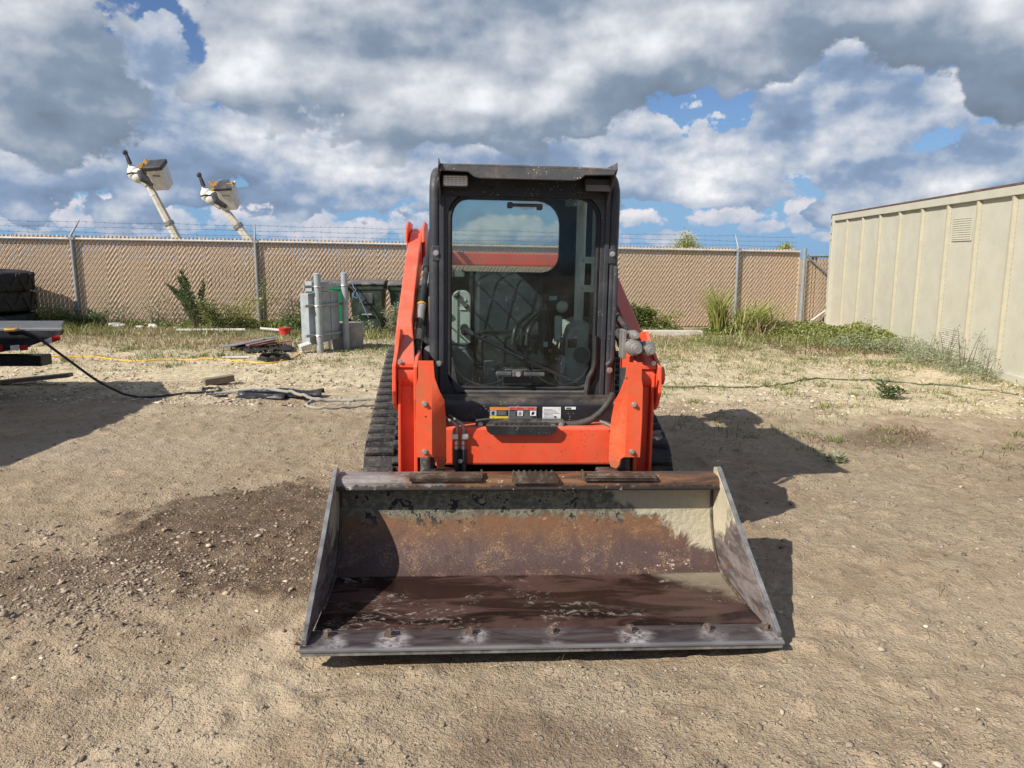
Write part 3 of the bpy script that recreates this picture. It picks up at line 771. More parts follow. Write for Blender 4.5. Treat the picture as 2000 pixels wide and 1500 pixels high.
# ------------------------------------------------------------------ chain-link fence
FA = 0.15                                                   # the fence line recedes to the right
def fy(x):
    return 15.0 + (x + 5.09) * FA
FH = 1.70
FD = Vector((1, FA, 0)).normalized()
FN = Vector((FD.y, -FD.x, 0))                               # towards the camera
def fz(x):
    return SL * max(-13, min(13, x))
fence = thing('chain_link_fence', 'tan slatted chain link fence with barbed wire along the back of the yard', 'fence', (0, 0, 0))
FX0, FX1 = -14.6, 6.35
FLEN = (FX1 - FX0) * math.hypot(1, FA)
def fp(s, h, off=0.0):
    x = FX0 + s * FD.x
    return Vector((x, fy(x), fz(x) + h)) + FN * off
PITCH = 0.074
sl = MB(); k = 0
rs_ = random.Random(3)
while k * PITCH < FLEN:
    s0 = k * PITCH + 0.0035; w = PITCH - 0.0075
    top = FH + 0.032 + rs_.uniform(-0.015, 0.015); j = rs_.uniform(-0.003, 0.003)
    vs = [fp(s0, 0.03, j), fp(s0 + w, 0.03, j), fp(s0 + w, top, j), fp(s0, top, j), fp(s0, 0.03, j - 0.008), fp(s0 + w, 0.03, j - 0.008), fp(s0 + w, top, j - 0.008), fp(s0, top, j - 0.008)]
    sl.add(vs, [(0, 1, 2, 3), (5, 4, 7, 6), (1, 5, 6, 2), (4, 0, 3, 7), (3, 2, 6, 7)])
    k += 1
o = sl.build('slats', 'slat', fence); o['kind'] = 'stuff'
wm = MB(); TAN = 1.45
span = FH / TAN
s = -span
while s < FLEN:
    a0 = max(0.0, -s / span * FH) if s < 0 else 0.0
    a1 = min(FH + 0.01, (FLEN - s) * TAN)
    if a1 > a0 + 0.05:
        p0 = fp(s + a0 / TAN, a0 + 0.02, 0.009); p1 = fp(s + a1 / TAN, a1 + 0.02, 0.009)
        wm.tube([p0, p1], 0.0052, 3, caps=False)
        q0 = fp(FLEN - s - a0 / TAN, a0 + 0.02, -0.014); q1 = fp(FLEN - s - a1 / TAN, a1 + 0.02, -0.014)
        wm.tube([q0, q1], 0.004, 3, caps=False)
    s += PITCH
k = 0
while k * PITCH < FLEN:                                      # twisted tips above the rail
    wm.tube([fp(k * PITCH, FH - 0.02, 0.01), fp(k * PITCH + 0.012, FH + 0.055, 0.005)], 0.004, 3, caps=False)
    k += 1
o = wm.build('wire_mesh', 'wire', fence); o['kind'] = 'stuff'
MB().tube([fp(0, FH - 0.015, 0.04), fp(FLEN * 0.5, FH - 0.015, 0.04), fp(FLEN, FH - 0.015, 0.04)], 0.026, 10).build('top_rail', 'pale_galv', fence, smooth=True)
post_x = [-12.0, -8.43, -5.09, -1.72, 1.62, 4.93]
for i, x in enumerate(post_x):
    b0 = Vector((x, fy(x), fz(x))) + FN * 0.045
    p = MB().cyl(b0 + Vector((0, 0, -0.1)), b0 + Vector((0, 0, FH + 0.03)), 0.034, 12).build('post', 'galv', fence, smooth=True)
    arm = MB(); lean = 0.13 if x < -6 else (-0.02 if x < 0 else -0.05)
    arm.tube([b0 + Vector((0, 0, FH - 0.03)), b0 + Vector((0, 0, FH + 0.05)), b0 + Vector((lean, 0.10, FH + 0.33))], [0.036, 0.022, 0.010], 8)
    arm.box(-0.055, 0.055, -0.03, 0.03, FH - 0.04, FH + 0.01, Matrix.Translation(b0))
    arm.build('wire_arm', 'galv', p)
for hgt in (0.10, 0.20, 0.30):
    bw = MB(); pts = []
    n = int(FLEN / 0.5)
    for i in range(n + 1):
        s_ = FLEN * i / n
        pts.append(fp(s_, FH + hgt + 0.012 * math.sin(i * 1.9 + hgt * 30), -0.05 - hgt * 0.25))
    bw.tube(pts, 0.0028, 3, caps=False)
    k = 0
    while k * 0.17 < FLEN:
        c_ = fp(k * 0.17, FH + hgt, -0.05 - hgt * 0.25)
        t = Vector((0.018, 0, 0.022)) if k % 2 else Vector((-0.016, 0, 0.024))
        bw.tube([c_ - t, c_ + t], 0.003, 3, caps=False)
        k += 1
    bw.build('barbed_wire', 'barb', fence)

# gate behind the container
gate = thing('swing_gate', 'slatted pipe gate with diagonal braces half hidden behind the cream container', 'gate', (0, 0, 0))
GX = 6.47; gy0 = fy(GX)
def gp(s, h, off=0.0):
    return Vector((GX + s, gy0 + s * 0.12, fz(GX) + h)) + Vector((0.12, -1, 0)) * off
MB().cyl(gp(0, -0.1, 0.06), gp(0, FH + 0.06, 0.06), 0.042, 12).build('gate_post', 'galv', gate, smooth=True)
MB().cyl(gp(0.1, FH - 0.1, 0.03), gp(2.6, FH - 0.12, 0.03), 0.028, 10).build('top_rail', 'galv', gate, smooth=True)
MB().cyl(gp(0.08, FH - 0.12, 0.05), gp(1.6, 0.35, 0.05), 0.026, 10).build('brace', M['galv'], gate, smooth=True)
MB().cyl(gp(0.10, 0.06, 0.09), gp(1.45, 1.02, 0.09), 0.026, 10).build('brace', M['pale_galv'], gate, smooth=True)
MB().cyl(gp(0.26, 0.05, -0.06), gp(0.26, FH - 0.1, -0.06), 0.026, 10).build('hinge_stile', 'wire', gate, smooth=True)
MB().cyl(gp(0.34, 0.05, -0.06), gp(0.34, FH - 0.1, -0.06), 0.022, 10).build('hinge_stile', 'wire', gate, smooth=True)
g1 = MB(); g2 = MB()
k = 0
while k * PITCH < 2.4:
    s0 = 0.1 + k * PITCH
    g1.add([gp(s0, 0.05), gp(s0 + 0.057, 0.05), gp(s0 + 0.057, FH - 0.2), gp(s0, FH - 0.2), gp(s0, 0.05, -0.008), gp(s0 + 0.057, 0.05, -0.008), gp(s0 + 0.057, FH - 0.2, -0.008), gp(s0, FH - 0.2, -0.008)], [(0, 1, 2, 3), (5, 4, 7, 6), (1, 5, 6, 2), (4, 0, 3, 7), (3, 2, 6, 7)])
    k += 1
o = g1.build('slats', 'slat', gate); o['kind'] = 'stuff'
s = -1.1
while s < 2.4:
    a0 = max(0.05, (0.1 - s) * TAN); a1 = min(FH - 0.1, (2.5 - s) * TAN)
    if a1 > a0:
        g2.tube([gp(s + a0 / TAN, a0, 0.012), gp(s + a1 / TAN, a1, 0.012)], 0.0052, 3, caps=False)
    s += PITCH
o = g2.build('wire_mesh', 'wire', gate); o['kind'] = 'stuff'

# ------------------------------------------------------------------ container
cont = thing('shipping_container', 'cream ribbed steel shipping container along the right edge of the yard', 'container', (6.99, 16.6, -0.11))
cdir = Vector((-0.66, -7.13, 0)).normalized()
cont.rotation_euler = (R(0.0), R(0.1), math.atan2(cdir.y, cdir.x))
# local: +x runs along the side towards the camera, local -y... the yard side faces local -y after rotation
CH, CL, CW = 2.47, 12.2, 2.4
# yard side is world -x; local x = (-.09,-.99) so local y = (.99,-.09): yard side is local y=0, body towards +y
MB().box(0, CL, 0.06, CW, 0.05, CH - 0.03).build('body', 'container', cont)
MB().box(-0.004, CL, 0.0, 0.08, CH - 0.12, CH).build('top_side_rail', 'container', cont, bevel=0.008)
MB().box(-0.02, CL, -0.004, CW, CH, CH + 0.028).build('roof', 'roof_rust', cont)
MB().box(0, CL, 0.0, 0.08, 0.0, 0.12).build('bottom_side_rail', 'container', cont, bevel=0.008)
MB().box(0.2, CL, 0.01, 0.06, -0.05, -0.003).build('dark_base_strip', 'black', cont)  # black strip just below the bottom rail
cp = MB().box(-0.006, 0.16, -0.012, 0.12, -0.01, CH - 0.002).build('corner_post', 'container', cont, bevel=0.012)
for zc in (CH - 0.07, CH - 0.22, CH - 0.42, CH - 0.55, 0.62, 0.45, 0.28):
    MB().box(0.035 + 0.03 * math.sin(zc * 7), 0.062 + 0.03 * math.sin(zc * 7), -0.016, 0.0, zc, zc + (0.075 if zc > CH - 0.3 else 0.045)).build('lashing_hole', 'dark', cp)  # solid near-black blocks paint the shade of the holes; nothing is cut
RIB = 0.862
prng = random.Random(4)
for i in range(14):
    x0 = 0.86 + i * RIB
    MB().prism([(x0, 0.061), (x0 + 0.022, 0.012), (x0 + 0.072, 0.012), (x0 + 0.094, 0.061)], 'z', 0.12, CH - 0.12).build('rib', 'container_rib', cont, bevel=0.006)
    wsm = MB()
    for q in range(34):
        zq = 0.16 + q * 0.066
        wsm.box(x0 + 0.092, x0 + 0.110, 0.0515, 0.062, zq, zq + 0.030)
    wsm.build('weld_stitches', 'container_rib', cont)['kind'] = 'stuff'
    a = x0 + 0.094; b_ = x0 + RIB
    if b_ < CL:
        pn = MB(); nxp, nzp = 9, 15
        vv = []
        for iz in range(nzp):
            for ix in range(nxp):
                u = ix / (nxp - 1); w_ = iz / (nzp - 1)
                bul = (0.010 * math.sin(math.pi * u) * math.sin(math.pi * w_)) * prng.uniform(0.5, 1.2) + (mnoise.noise((i * 3.1 + u * 2.2, w_ * 3.1, 1.7)) * 0.012) * math.sin(math.pi * u)
                vv.append((a + (b_ - a) * u, 0.056 + bul, 0.121 + (CH - 0.242) * w_))
        ff = [(r_ * nxp + c0, r_ * nxp + c0 + 1, (r_ + 1) * nxp + c0 + 1, (r_ + 1) * nxp + c0) for r_ in range(nzp - 1) for c0 in range(nxp - 1)]
        pn.add(vv, ff).build('side_panel', 'container', cont, smooth=True)
MB().box(0.16, 0.86, 0.050, 0.058, 0.121, CH - 0.121).build('side_panel', 'container', cont)
def vent(xa, xb, za, zb):
    v = MB().box(xa, xb, 0.0445, 0.0545, za, zb).build('vent', 'container', cont)
    sv = MB(); nrow = 10
    for cidx in range(3):
        ca = xa + 0.015 + (xb - xa - 0.03) * cidx / 3 + 0.008; cb = xa + 0.015 + (xb - xa - 0.03) * (cidx + 1) / 3 - 0.008
        for r_ in range(nrow):
            z_ = za + 0.02 + (zb - za - 0.04) * r_ / nrow
            sv.add([(ca, 0.044, z_), (cb, 0.044, z_), (cb, 0.036, z_ + 0.010), (ca, 0.036, z_ + 0.010), (ca, 0.044, z_ + 0.019), (cb, 0.044, z_ + 0.019)], [(0, 1, 2, 3), (3, 2, 5, 4), (0, 3, 4), (1, 5, 2)])
    sv.build('louvres', 'container', v)
vx = 0.86 + 5 * RIB + 0.18
vent(vx, vx + 0.58, CH - 0.66, CH - 0.30)
vent(vx, vx + 0.58, 0.22, 0.56)

# ------------------------------------------------------------------ compact track loader
YAW, ROLL = R(3.8), R(1.0)
loader = thing('track_loader', 'orange compact track loader with black glazed cab and rusty bucket lowered on the dirt', 'track loader', (0.126, 2.50, 0.0), (0, ROLL, YAW))
def bolt(p, r=0.014, h=0.012, parent=None, axis='y', mat='steel', name='bolt'):
    m_ = MB(); p = Vector(p)
    d = {'y': Vector((0, -1, 0)), 'z': Vector((0, 0, 1)), 'x': Vector((-1, 0, 0))}[axis]
    m_.cyl(p, p + d * h * 0.35, r * 1.45, 10)
    m_.cyl(p, p + d * h, r, 6)
    return m_.build(name, mat, parent)
# ---- bucket
BX = 0.862
prof = [(0.08, 0.048), (0.30, 0.049), (0.53, 0.053), (0.60, 0.064), (0.665, 0.095), (0.715, 0.15), (0.75, 0.215), (0.775, 0.29), (0.785, 0.36), (0.785, 0.415)]
prof = [(p.x, p.y) for p in catmull([(a, b, 0) for a, b in prof], 4)]
sh = MB()
inner = prof; t_ = 0.012
outer_ = []
for i, p in enumerate(prof):
    a = prof[max(i - 1, 0)]; b_ = prof[min(i + 1, len(prof) - 1)]
    d = Vector((b_[0] - a[0], b_[1] - a[1])).normalized()
    outer_.append((p[0] + d.y * t_, p[1] - d.x * t_))
NXB = 24
for loop in (inner, outer_):
    vs = [(-BX + 2 * BX * k / NXB, p[0], p[1]) for p in loop for k in range(NXB + 1)]
    w_ = NXB + 1
    sh.add(vs, [(i * w_ + k, i * w_ + k + 1, (i + 1) * w_ + k + 1, (i + 1) * w_ + k) for i in range(len(loop) - 1) for k in range(NXB)])
bucket = sh.build('bucket', 'bucket', loader, smooth=True)
bucket['label'] = 'rusty dirt bucket with mud crusted inside'
side = [(0.01, 0.062), (0.55, 0.036), (0.66, 0.075), (0.74, 0.16), (0.80, 0.30), (0.80, 0.495), (0.755, 0.503), (0.735, 0.485), (0.40, 0.285), (0.03, 0.072)]
for sx in (-1, 1):
    MB().prism(side, 'x', sx * BX, sx * (BX + 0.014)).build('side_plate', 'side_plate', bucket, bevel=0.003)
    MB().prism([(0.012, 0.066), (0.04, 0.080), (0.40, 0.288), (0.735, 0.488), (0.755, 0.505), (0.748, 0.512), (0.725, 0.500), (0.392, 0.299), (0.012, 0.086)], 'x', sx * (BX - 0.001), sx * (BX + 0.017)).build('side_edge', 'bright_edge', bucket, bevel=0.002)
MB().prism([(-0.012, 0.047), (0.115, 0.047), (0.125, 0.060), (0.115, 0.064), (0.010, 0.062), (-0.012, 0.057)], 'x', -0.884, 0.884).build('cutting_edge', 'edge_top', bucket, bevel=0.002)
MB().box(-0.880, 0.880, -0.006, 0.10, 0.030, 0.0455).build('lower_edge_plate', 'bright_edge', bucket, bevel=0.002)
bx_ = [-0.80, -0.572, -0.274, 0.026, 0.322, 0.621, 0.845]
for i, x in enumerate(bx_):
    m_ = MB(); p = Vector((x, 0.08, 0.060))
    m_.cyl(p, p + Vector((0, 0, 0.007)), 0.023, 12); m_.cyl(p, p + Vector((0, 0, 0.024)), 0.0165, 6)
    m_.ball(p + Vector((0, 0, 0.02)), 0.010, 8, 4)
    m_.build('edge_bolt', 'bolt_dirty', bucket)
lip = MB().prism([(0.70, 0.414), (0.694, 0.419), (0.694, 0.426), (0.702, 0.431), (0.705, 0.450), (0.716, 0.465), (0.735, 0.472), (0.81, 0.472), (0.825, 0.455), (0.825, 0.414)], 'x', -BX + 0.001, BX - 0.001).build('top_lip', 'lip', bucket, bevel=0.003)
for xa, xb in ((-0.545, -0.222), (0.237, 0.568)):
    st = MB()
    st.box(xa, xb, 0.708, 0.765, 0.4735, 0.481)
    st.box(xa + 0.004, xb - 0.004, 0.699, 0.708, 0.460, 0.4825)
    for i in range(3):
        st.box(xa, xb, 0.694 - 0.002 * i, 0.70, 0.4605 + 0.0065 * i, 0.4635 + 0.0065 * i)
    e = xb if xa < 0 else xa
    st.box(e - 0.004, e + 0.004, 0.70, 0.77, 0.462, 0.493)
    st.build('step_plate', 'step_rust', lip, bevel=0.0015)
ss = MB()
ss.prism([(-0.085, 0.452), (0.118, 0.452), (0.122, 0.470), (0.112, 0.480), (-0.080, 0.480), (-0.090, 0.470)], 'y', 0.688, 0.703)
nt_ = 16
saw = [(-0.085, 0.479)]
for i in range(nt_):
    xx = -0.085 + 0.2 * (i + 0.5) / nt_
    saw.append((xx, 0.479 + (0.018 if i % 2 == 0 else 0.006)))
saw.append((0.115, 0.479))
for yy in (0.700, 0.722, 0.744):
    ss.prism(saw, 'y', yy, yy + 0.006)
ss.box(-0.085, 0.115, 0.703, 0.755, 0.4765, 0.4795)
ss.build('serrated_step', 'step_rust', lip)
# weld beads where floor meets sides
for sx in (-1, 1):
    MB().tube([(sx * (BX - 0.006), p[0], p[1] + 0.005) for p in prof[4::3]], 0.007, 6).build('weld_bead', 'step_rust', bucket, smooth=True)
# mount frame between arms and bucket
qa = MB()
qa.box(-0.58, 0.58, 0.83, 0.90, 0.10, 0.40)
qa.box(-0.50, -0.34, 0.86, 1.0, 0.14, 0.44); qa.box(0.34, 0.50, 0.86, 1.0, 0.14, 0.44)
qa.build('bucket_mount', 'black', loader, bevel=0.008)
# ---- arms
def arm(sx):
    a = MB()
    # box beam from the rear pivot down to the knuckle
    zt = lambda y: 1.03 + 0.362 * (y - 1.4)
    sec = []
    for (y, xo, xi, dz) in ((1.28, 0.655, 0.555, 0.24), (1.6, 0.668, 0.586, 0.22), (2.0, 0.676, 0.594, 0.21), (2.6, 0.690, 0.602, 0.21), (3.0, 0.690, 0.602, 0.23), (3.35, 0.688, 0.604, 0.24)):
        z1 = zt(y) if y > 1.3 else 0.985
        if y > 3.2: z1 = 1.655
        sec.append([(sx * xo, y, z1), (sx * xi, y, z1), (sx * xi, y, z1 - dz), (sx * xo, y, z1 - dz)])
    vs = [p for q in sec for p in q]
    fs = []
    for i in range(len(sec) - 1):
        for k_ in range(4):
            fs.append((i * 4 + k_, i * 4 + (k_ + 1) % 4, (i + 1) * 4 + (k_ + 1) % 4, (i + 1) * 4 + k_))
    fs += [(0, 1, 2, 3), tuple(len(vs) - 1 - q for q in range(4))]
    a.add(vs, fs)
    main = a.build('loader_arm', 'orange', loader, bevel=0.008)
    # rear pivot cheeks at the top
    MB().prism([(2.95, 1.55), (2.78, 1.54), (2.85, 1.64), (3.0, 1.69), (3.4, 1.69), (3.4, 1.30), (3.0, 1.35)], 'x', sx * 0.696, sx * 0.712).build('pivot_cheek', 'orange', main, bevel=0.004)
    MB().prism([(2.95, 1.55), (2.78, 1.54), (2.85, 1.64), (3.0, 1.69), (3.4, 1.69), (3.4, 1.30), (3.0, 1.35)], 'x', sx * 0.580, sx * 0.596).build('pivot_cheek', 'orange', main, bevel=0.004)
    # front leg: web with two side plates
    MB().box(min(sx * 0.54, sx * 0.612), max(sx * 0.54, sx * 0.599), 1.02, 1.20, 0.30, 0.93).build('leg_web', 'orange', main, bevel=0.004)
    pl_o = [(0.97, 0.34), (1.22, 0.34), (1.28, 0.74), (1.28, 0.90), (0.985, 0.90), (0.975, 0.68)]
    MB().prism(pl_o, 'x', sx * 0.600, sx * 0.613).build('outer_plate', 'orange', main, bevel=0.003)
    pl_u = [(0.975, 0.755), (1.02, 0.72), (1.30, 0.74), (1.42, 0.80), (1.48, 0.98), (1.40, 1.06), (1.24, 1.085), (1.10, 1.0), (0.955, 0.94), (0.94, 0.82)]
    MB().prism(pl_u, 'x', sx * 0.619, sx * 0.637).build('pivot_plate', 'orange', main, bevel=0.004)
    pl_i = [(0.965, 0.34), (1.22, 0.34), (1.30, 0.74), (1.36, 0.80), (1.36, 0.93), (1.26, 0.975), (1.06, 0.965), (0.95, 0.935), (0.945, 0.78), (0.965, 0.68)]
    MB().prism(pl_i, 'x', sx * 0.520, sx * 0.538).build('inner_plate', 'orange', main, bevel=0.004)
    # sloping top cover of the knuckle
    MB().add([(sx * 0.535, 0.985, 0.945), (sx * 0.618, 0.985, 0.945), (sx * 0.648, 1.30, 1.03), (sx * 0.56, 1.30, 1.03), (sx * 0.535, 0.985, 0.925), (sx * 0.618, 0.985, 0.925), (sx * 0.648, 1.30, 0.99), (sx * 0.56, 1.30, 0.99)],
             [(0, 1, 2, 3), (7, 6, 5, 4), (0, 4, 5, 1), (1, 5, 6, 2), (2, 6, 7, 3), (3, 7, 4, 0)]).build('knuckle_cover', 'orange', main, bevel=0.003)
    # pin boss
    MB().cyl((sx * 0.535, 1.05, 0.885), (sx * 0.616, 1.05, 0.885), 0.062, 18).build('pin_boss', 'orange', main, smooth=True)
    bolt((sx * 0.602, 0.985, 0.955), 0.008, 0.01, main)
    # guard plate on the inner front of the leg
    gpts = [(-0.513, 0.972), (-0.444, 0.972), (-0.438, 0.895), (-0.415, 0.83), (-0.396, 0.79), (-0.390, 0.70), (-0.388, 0.485), (-0.398, 0.462), (-0.420, 0.458), (-0.432, 0.475), (-0.437, 0.508), (-0.448, 0.520), (-0.523, 0.520), (-0.525, 0.70), (-0.521, 0.86), (-0.513, 0.895)]
    if sx > 0:
        gpts = [(-x_ + 0.008, z_) for x_, z_ in gpts]
    def fold(x_, z_):                                       # the inner third bends back
        e = max(0.0, 0.452 - abs(x_ - (0.004 if sx > 0 else 0)))
        k_ = min(1.0, max(0.0, (0.86 - z_) / 0.2))
        return 0.885 + e * 0.85 * k_
    mid_ = [(-0.452 if sx < 0 else 0.460)]
    gv = MB(); n = len(gpts)
    import mathutils.geometry as mg
    fine = []
    for i in range(n):
        p, q = Vector(gpts[i]), Vector(gpts[(i + 1) % n])
        m_n = max(1, int((q - p).length / 0.012))
        fine += [p.lerp(q, t / m_n) for t in range(m_n)]
    crease = [Vector((mid_[0], z_)) for z_ in np.arange(0.535, 0.94, 0.015)]
    crease += []
    inn = [Vector((xx * (1 if sx > 0 else -1) + (0.008 if sx > 0 else 0), zz)) for zz in np.arange(0.53, 0.90, 0.015) for xx in (0.44, 0.428, 0.416, 0.404) if zz < 0.76 or xx > 0.42 + (zz - 0.76) * 0.2]
    allp = fine + crease + inn
    res = mg.delaunay_2d_cdt(allp, [(i, (i + 1) % len(fine)) for i in range(len(fine))] + [(len(fine) + i, len(fine) + i + 1) for i in range(len(crease) - 1)], [], 1, 1e-5)
    vsf = [(p.x, fold(p.x, p.y), p.y) for p in res[0]]
    g_ = MB().add(vsf, [tuple(f) for f in res[2]]).build('guard_plate', 'orange_chipped', main)
    so = g_.modifiers.new('solid', 'SOLIDIFY'); so.thickness = 0.012; so.offset = 0
    for (x_, z_) in ((-0.484, 0.775), (-0.484, 0.548)):
        bolt((x_ if sx < 0 else -x_ + 0.006, 0.878, z_), 0.009, 0.014, g_)
    MB().cyl((sx * (0.410) + (0.004 if sx > 0 else 0), 0.908, 0.775), (sx * 0.410 + (0.004 if sx > 0 else 0), 0.9, 0.775), 0.014, 6).build('scuff_plug', 'mud', g_)
    # bucket cylinder rod
    cy_ = MB().cyl((sx * 0.478, 0.99, 0.25), (sx * 0.478, 0.99, 0.93), 0.036, 18)
    cy_.build('tilt_cylinder', 'rod', main, smooth=True)
    return main
armL = arm(-1)
armR = arm(1)
MB().box(-0.60, 0.60, 3.06, 3.14, 1.385, 1.482).build('arm_cross_tube', 'orange', loader, bevel=0.012)
xm = MB().box(-0.52, 0.52, 1.00, 1.14, 0.448, 0.635).build('cross_member', 'orange', loader, bevel=0.012)
MB().box(-0.44, 0.44, 1.145, 1.20, 0.615, 0.64).build('cross_member_top', 'orange', loader, bevel=0.004)
# ---- tracks
def track(sx):
    circ = [((1.53, 0.245), 0.200), ((2.95, 0.225), 0.185), ((2.62, 0.60), 0.165)]
    # outline of a belt around three wheels (counter clockwise seen from the side)
    pts = []
    def tang(c0, r0, c1, r1):
        d = Vector((c1[0] - c0[0], c1[1] - c0[1])); L_ = d.length; a = math.atan2(d.y, d.x)
        b = math.acos((r0 - r1) / L_)
        ang = a - b
        return ang
    seq = [circ[0], circ[1], circ[2]]
    angs = [tang(seq[i][0], seq[i][1], seq[(i + 1) % 3][0], seq[(i + 1) % 3][1]) for i in range(3)]
    for i in range(3):
        c_, r_ = seq[i]
        a0 = angs[i - 1]; a1 = angs[i]
        while a1 < a0: a1 += 2 * math.pi
        n = max(3, int((a1 - a0) / R(9)))
        for k_ in range(n + 1):
            a = a0 + (a1 - a0) * k_ / n
            pts.append(Vector((c_[0] + r_ * math.cos(a), c_[1] + r_ * math.sin(a))))
    # resample
    per = [0.0]
    loop = pts + [pts[0]]
    for i in range(len(pts)):
        per.append(per[-1] + (loop[i + 1] - loop[i]).length)
    Lt = per[-1]
    def at(s_):
        s_ %= Lt
        for i in range(len(pts)):
            if per[i + 1] >= s_:
                t = (s_ - per[i]) / max(1e-9, per[i + 1] - per[i])
                p = loop[i].lerp(loop[i + 1], t)
                d = (loop[i + 1] - loop[i]).normalized()
                return p, d
    NB = 120
    x0, x1 = sx * 0.515, sx * 0.830
    xa, xb = min(x0, x1), max(x0, x1)
    bel = MB(); vs = []
    for i in range(NB):
        p, d = at(Lt * i / NB); nn_ = Vector((d.y, -d.x))
        for (x_, o_) in ((xa, 0.0), (xb, 0.0), (xb - 0.004, 0.028), (xa + 0.004, 0.028)):
            q = p + nn_ * o_
            vs.append((x_, q.x, q.y))
    fs = []
    for i in range(NB):
        j = (i + 1) % NB
        for k_ in range(4):
            fs.append((i * 4 + k_, i * 4 + (k_ + 1) % 4, j * 4 + (k_ + 1) % 4, j * 4 + k_))
    tr = bel.add(vs, fs).build('track', 'rubber', loader, smooth=True)
    # tread lugs share one mesh each side half
    NL = 46
    def lugmesh(a, b):
        w = 0.026
        pts_ = [(a, -w, 0), (b, -w, 0), (b, w, 0), (a, w, 0), (a + 0.008, -w * 0.6, 0.026), (b - 0.008, -w * 0.6, 0.026), (b - 0.008, w * 0.6, 0.026), (a + 0.008, w * 0.6, 0.026)]
        return pts_
    protos = []
    xm_ = 0.5 * (xa + xb)
    for (a, b) in ((xa + 0.004, xm_ + 0.012), (xm_ - 0.012, xb - 0.004)):
        m_ = MB().add(lugmesh(a, b), [(0, 3, 2, 1), (4, 5, 6, 7), (0, 1, 5, 4), (1, 2, 6, 5), (2, 3, 7, 6), (3, 0, 4, 7)]).build('tread_lug', 'rubber', tr, bevel=0.005, seg=1)
        protos.append(m_)
    for i in range(NL):
        for h_ in range(2):
            p, d = at(Lt * (i + 0.5 * h_) / NL)
            nn_ = Vector((d.y, -d.x)); q = p + nn_ * 0.0265
            mt = Matrix(((1, 0, 0, 0), (0, d.x, nn_.x, q.x), (0, d.y, nn_.y, q.y), (0, 0, 0, 1)))
            o_ = protos[h_] if i == 0 else copy_part(protos[h_], tr)
            o_.matrix_local = mt
    for (c_, r_) in circ:
        MB().cyl((xa + 0.05, c_[0], c_[1]), (xb - 0.05, c_[0], c_[1]), r_ - 0.004, 24).build('track_wheel', 'black', tr, smooth=True)
    for yy in (1.85, 2.1, 2.35, 2.6):
        MB().cyl((xa + 0.06, yy, 0.135), (xb - 0.06, yy, 0.135), 0.085, 16).build('track_roller', 'black', tr, smooth=True)
    MB().box(xa + 0.08, xb - 0.08, 1.5, 2.95, 0.20, 0.34).build('track_frame', 'black', tr, bevel=0.01)
    return tr
track(-1); track(1)
# ---- chassis
ch = MB()
ch.box(-0.46, 0.46, 1.25, 3.3, 0.28, 0.70)
ch.box(-0.50, 0.50, 2.55, 3.35, 0.55, 1.22)
ch.build('chassis', 'black', loader, bevel=0.01)
MB().prism([(2.5, 0.7), (3.45, 0.7), (3.45, 1.15), (3.35, 1.30), (2.55, 1.32)], 'x', -0.44, 0.44).build('engine_hood', 'orange', loader, bevel=0.02)
for sx in (-1, 1):
    MB().box(min(sx * 0.46, sx * 0.575), max(sx * 0.46, sx * 0.575), 2.3, 3.4, 0.6, 1.25).build('rear_tower', 'black', loader, bevel=0.01)
# lower front: torque bar, decals, step, lines
bar = MB().prism([(1.14, 0.60), (1.16, 0.585), (1.28, 0.585), (1.30, 0.745), (1.17, 0.745), (1.145, 0.72)], 'x', -0.47, 0.47).build('front_panel', 'black', loader, bevel=0.012)
def decal(x0, x1, z0, z1, mat, y=1.1395, name='decal', par=None):
    return MB().box(x0, x1, y - 0.0012, y, z0, z1).build(name, mat, par or bar)
def decal_face(y): return y
d1 = decal(-0.174, -0.081, 0.642, 0.708, 'black_print', 1.1398)
decal(-0.174, -0.081, 0.692, 0.708, 'orange_print', 1.1382, 'header', d1)
decal(-0.172, -0.140, 0.664, 0.690, 'blue_print', 1.1382, 'pictogram', d1)
decal(-0.174, -0.081, 0.642, 0.661, 'yellow_print', 1.1382, 'footer', d1)
for i in range(4):
    decal(-0.136, -0.088 - 0.006 * (i % 2), 0.667 + i * 0.0062, 0.6695 + i * 0.0062, 'grey_print', 1.1382, 'text_line', d1)
MB().prism([(-0.163, 0.668), (-0.149, 0.668), (-0.152, 0.678), (-0.146, 0.684), (-0.158, 0.687), (-0.167, 0.679)], 'y', 1.1366, 1.1369).build('symbol', 'black_print', d1)
MB().prism([(-0.160, 0.645), (-0.150, 0.645), (-0.155, 0.657)], 'y', 1.1366, 1.1369).build('symbol', 'black_print', d1)
d2 = decal(-0.079, 0.061, 0.643, 0.709, 'white_print', 1.1398)
decal(-0.077, 0.059, 0.645, 0.692, 'black_print', 1.1382, 'text_block', d2)
decal(-0.077, 0.059, 0.694, 0.708, 'red_print', 1.1382, 'header', d2)
decal(-0.036, -0.008, 0.664, 0.690, 'white_print', 1.1366, 'pictogram', d2)
decal(0.028, 0.058, 0.664, 0.690, 'white_print', 1.1366, 'pictogram', d2)
for i in range(7):
    for (a, b) in ((-0.073, -0.041), (-0.002, 0.024)):
        if i > 2:
            decal(a, b - 0.004 * (i % 2), 0.647 + i * 0.0060, 0.6492 + i * 0.0060, 'grey_print', 1.1366, 'text_line', d2)
    if i <= 2:
        decal(-0.073, 0.052 - 0.01 * i, 0.647 + i * 0.0055, 0.6492 + i * 0.0055, 'grey_print', 1.1366, 'text_line', d2)
MB().prism([(-0.030, 0.667), (-0.018, 0.667), (-0.014, 0.678), (-0.022, 0.687), (-0.030, 0.68)], 'y', 1.135, 1.1353).build('symbol', 'grey_print', d2)
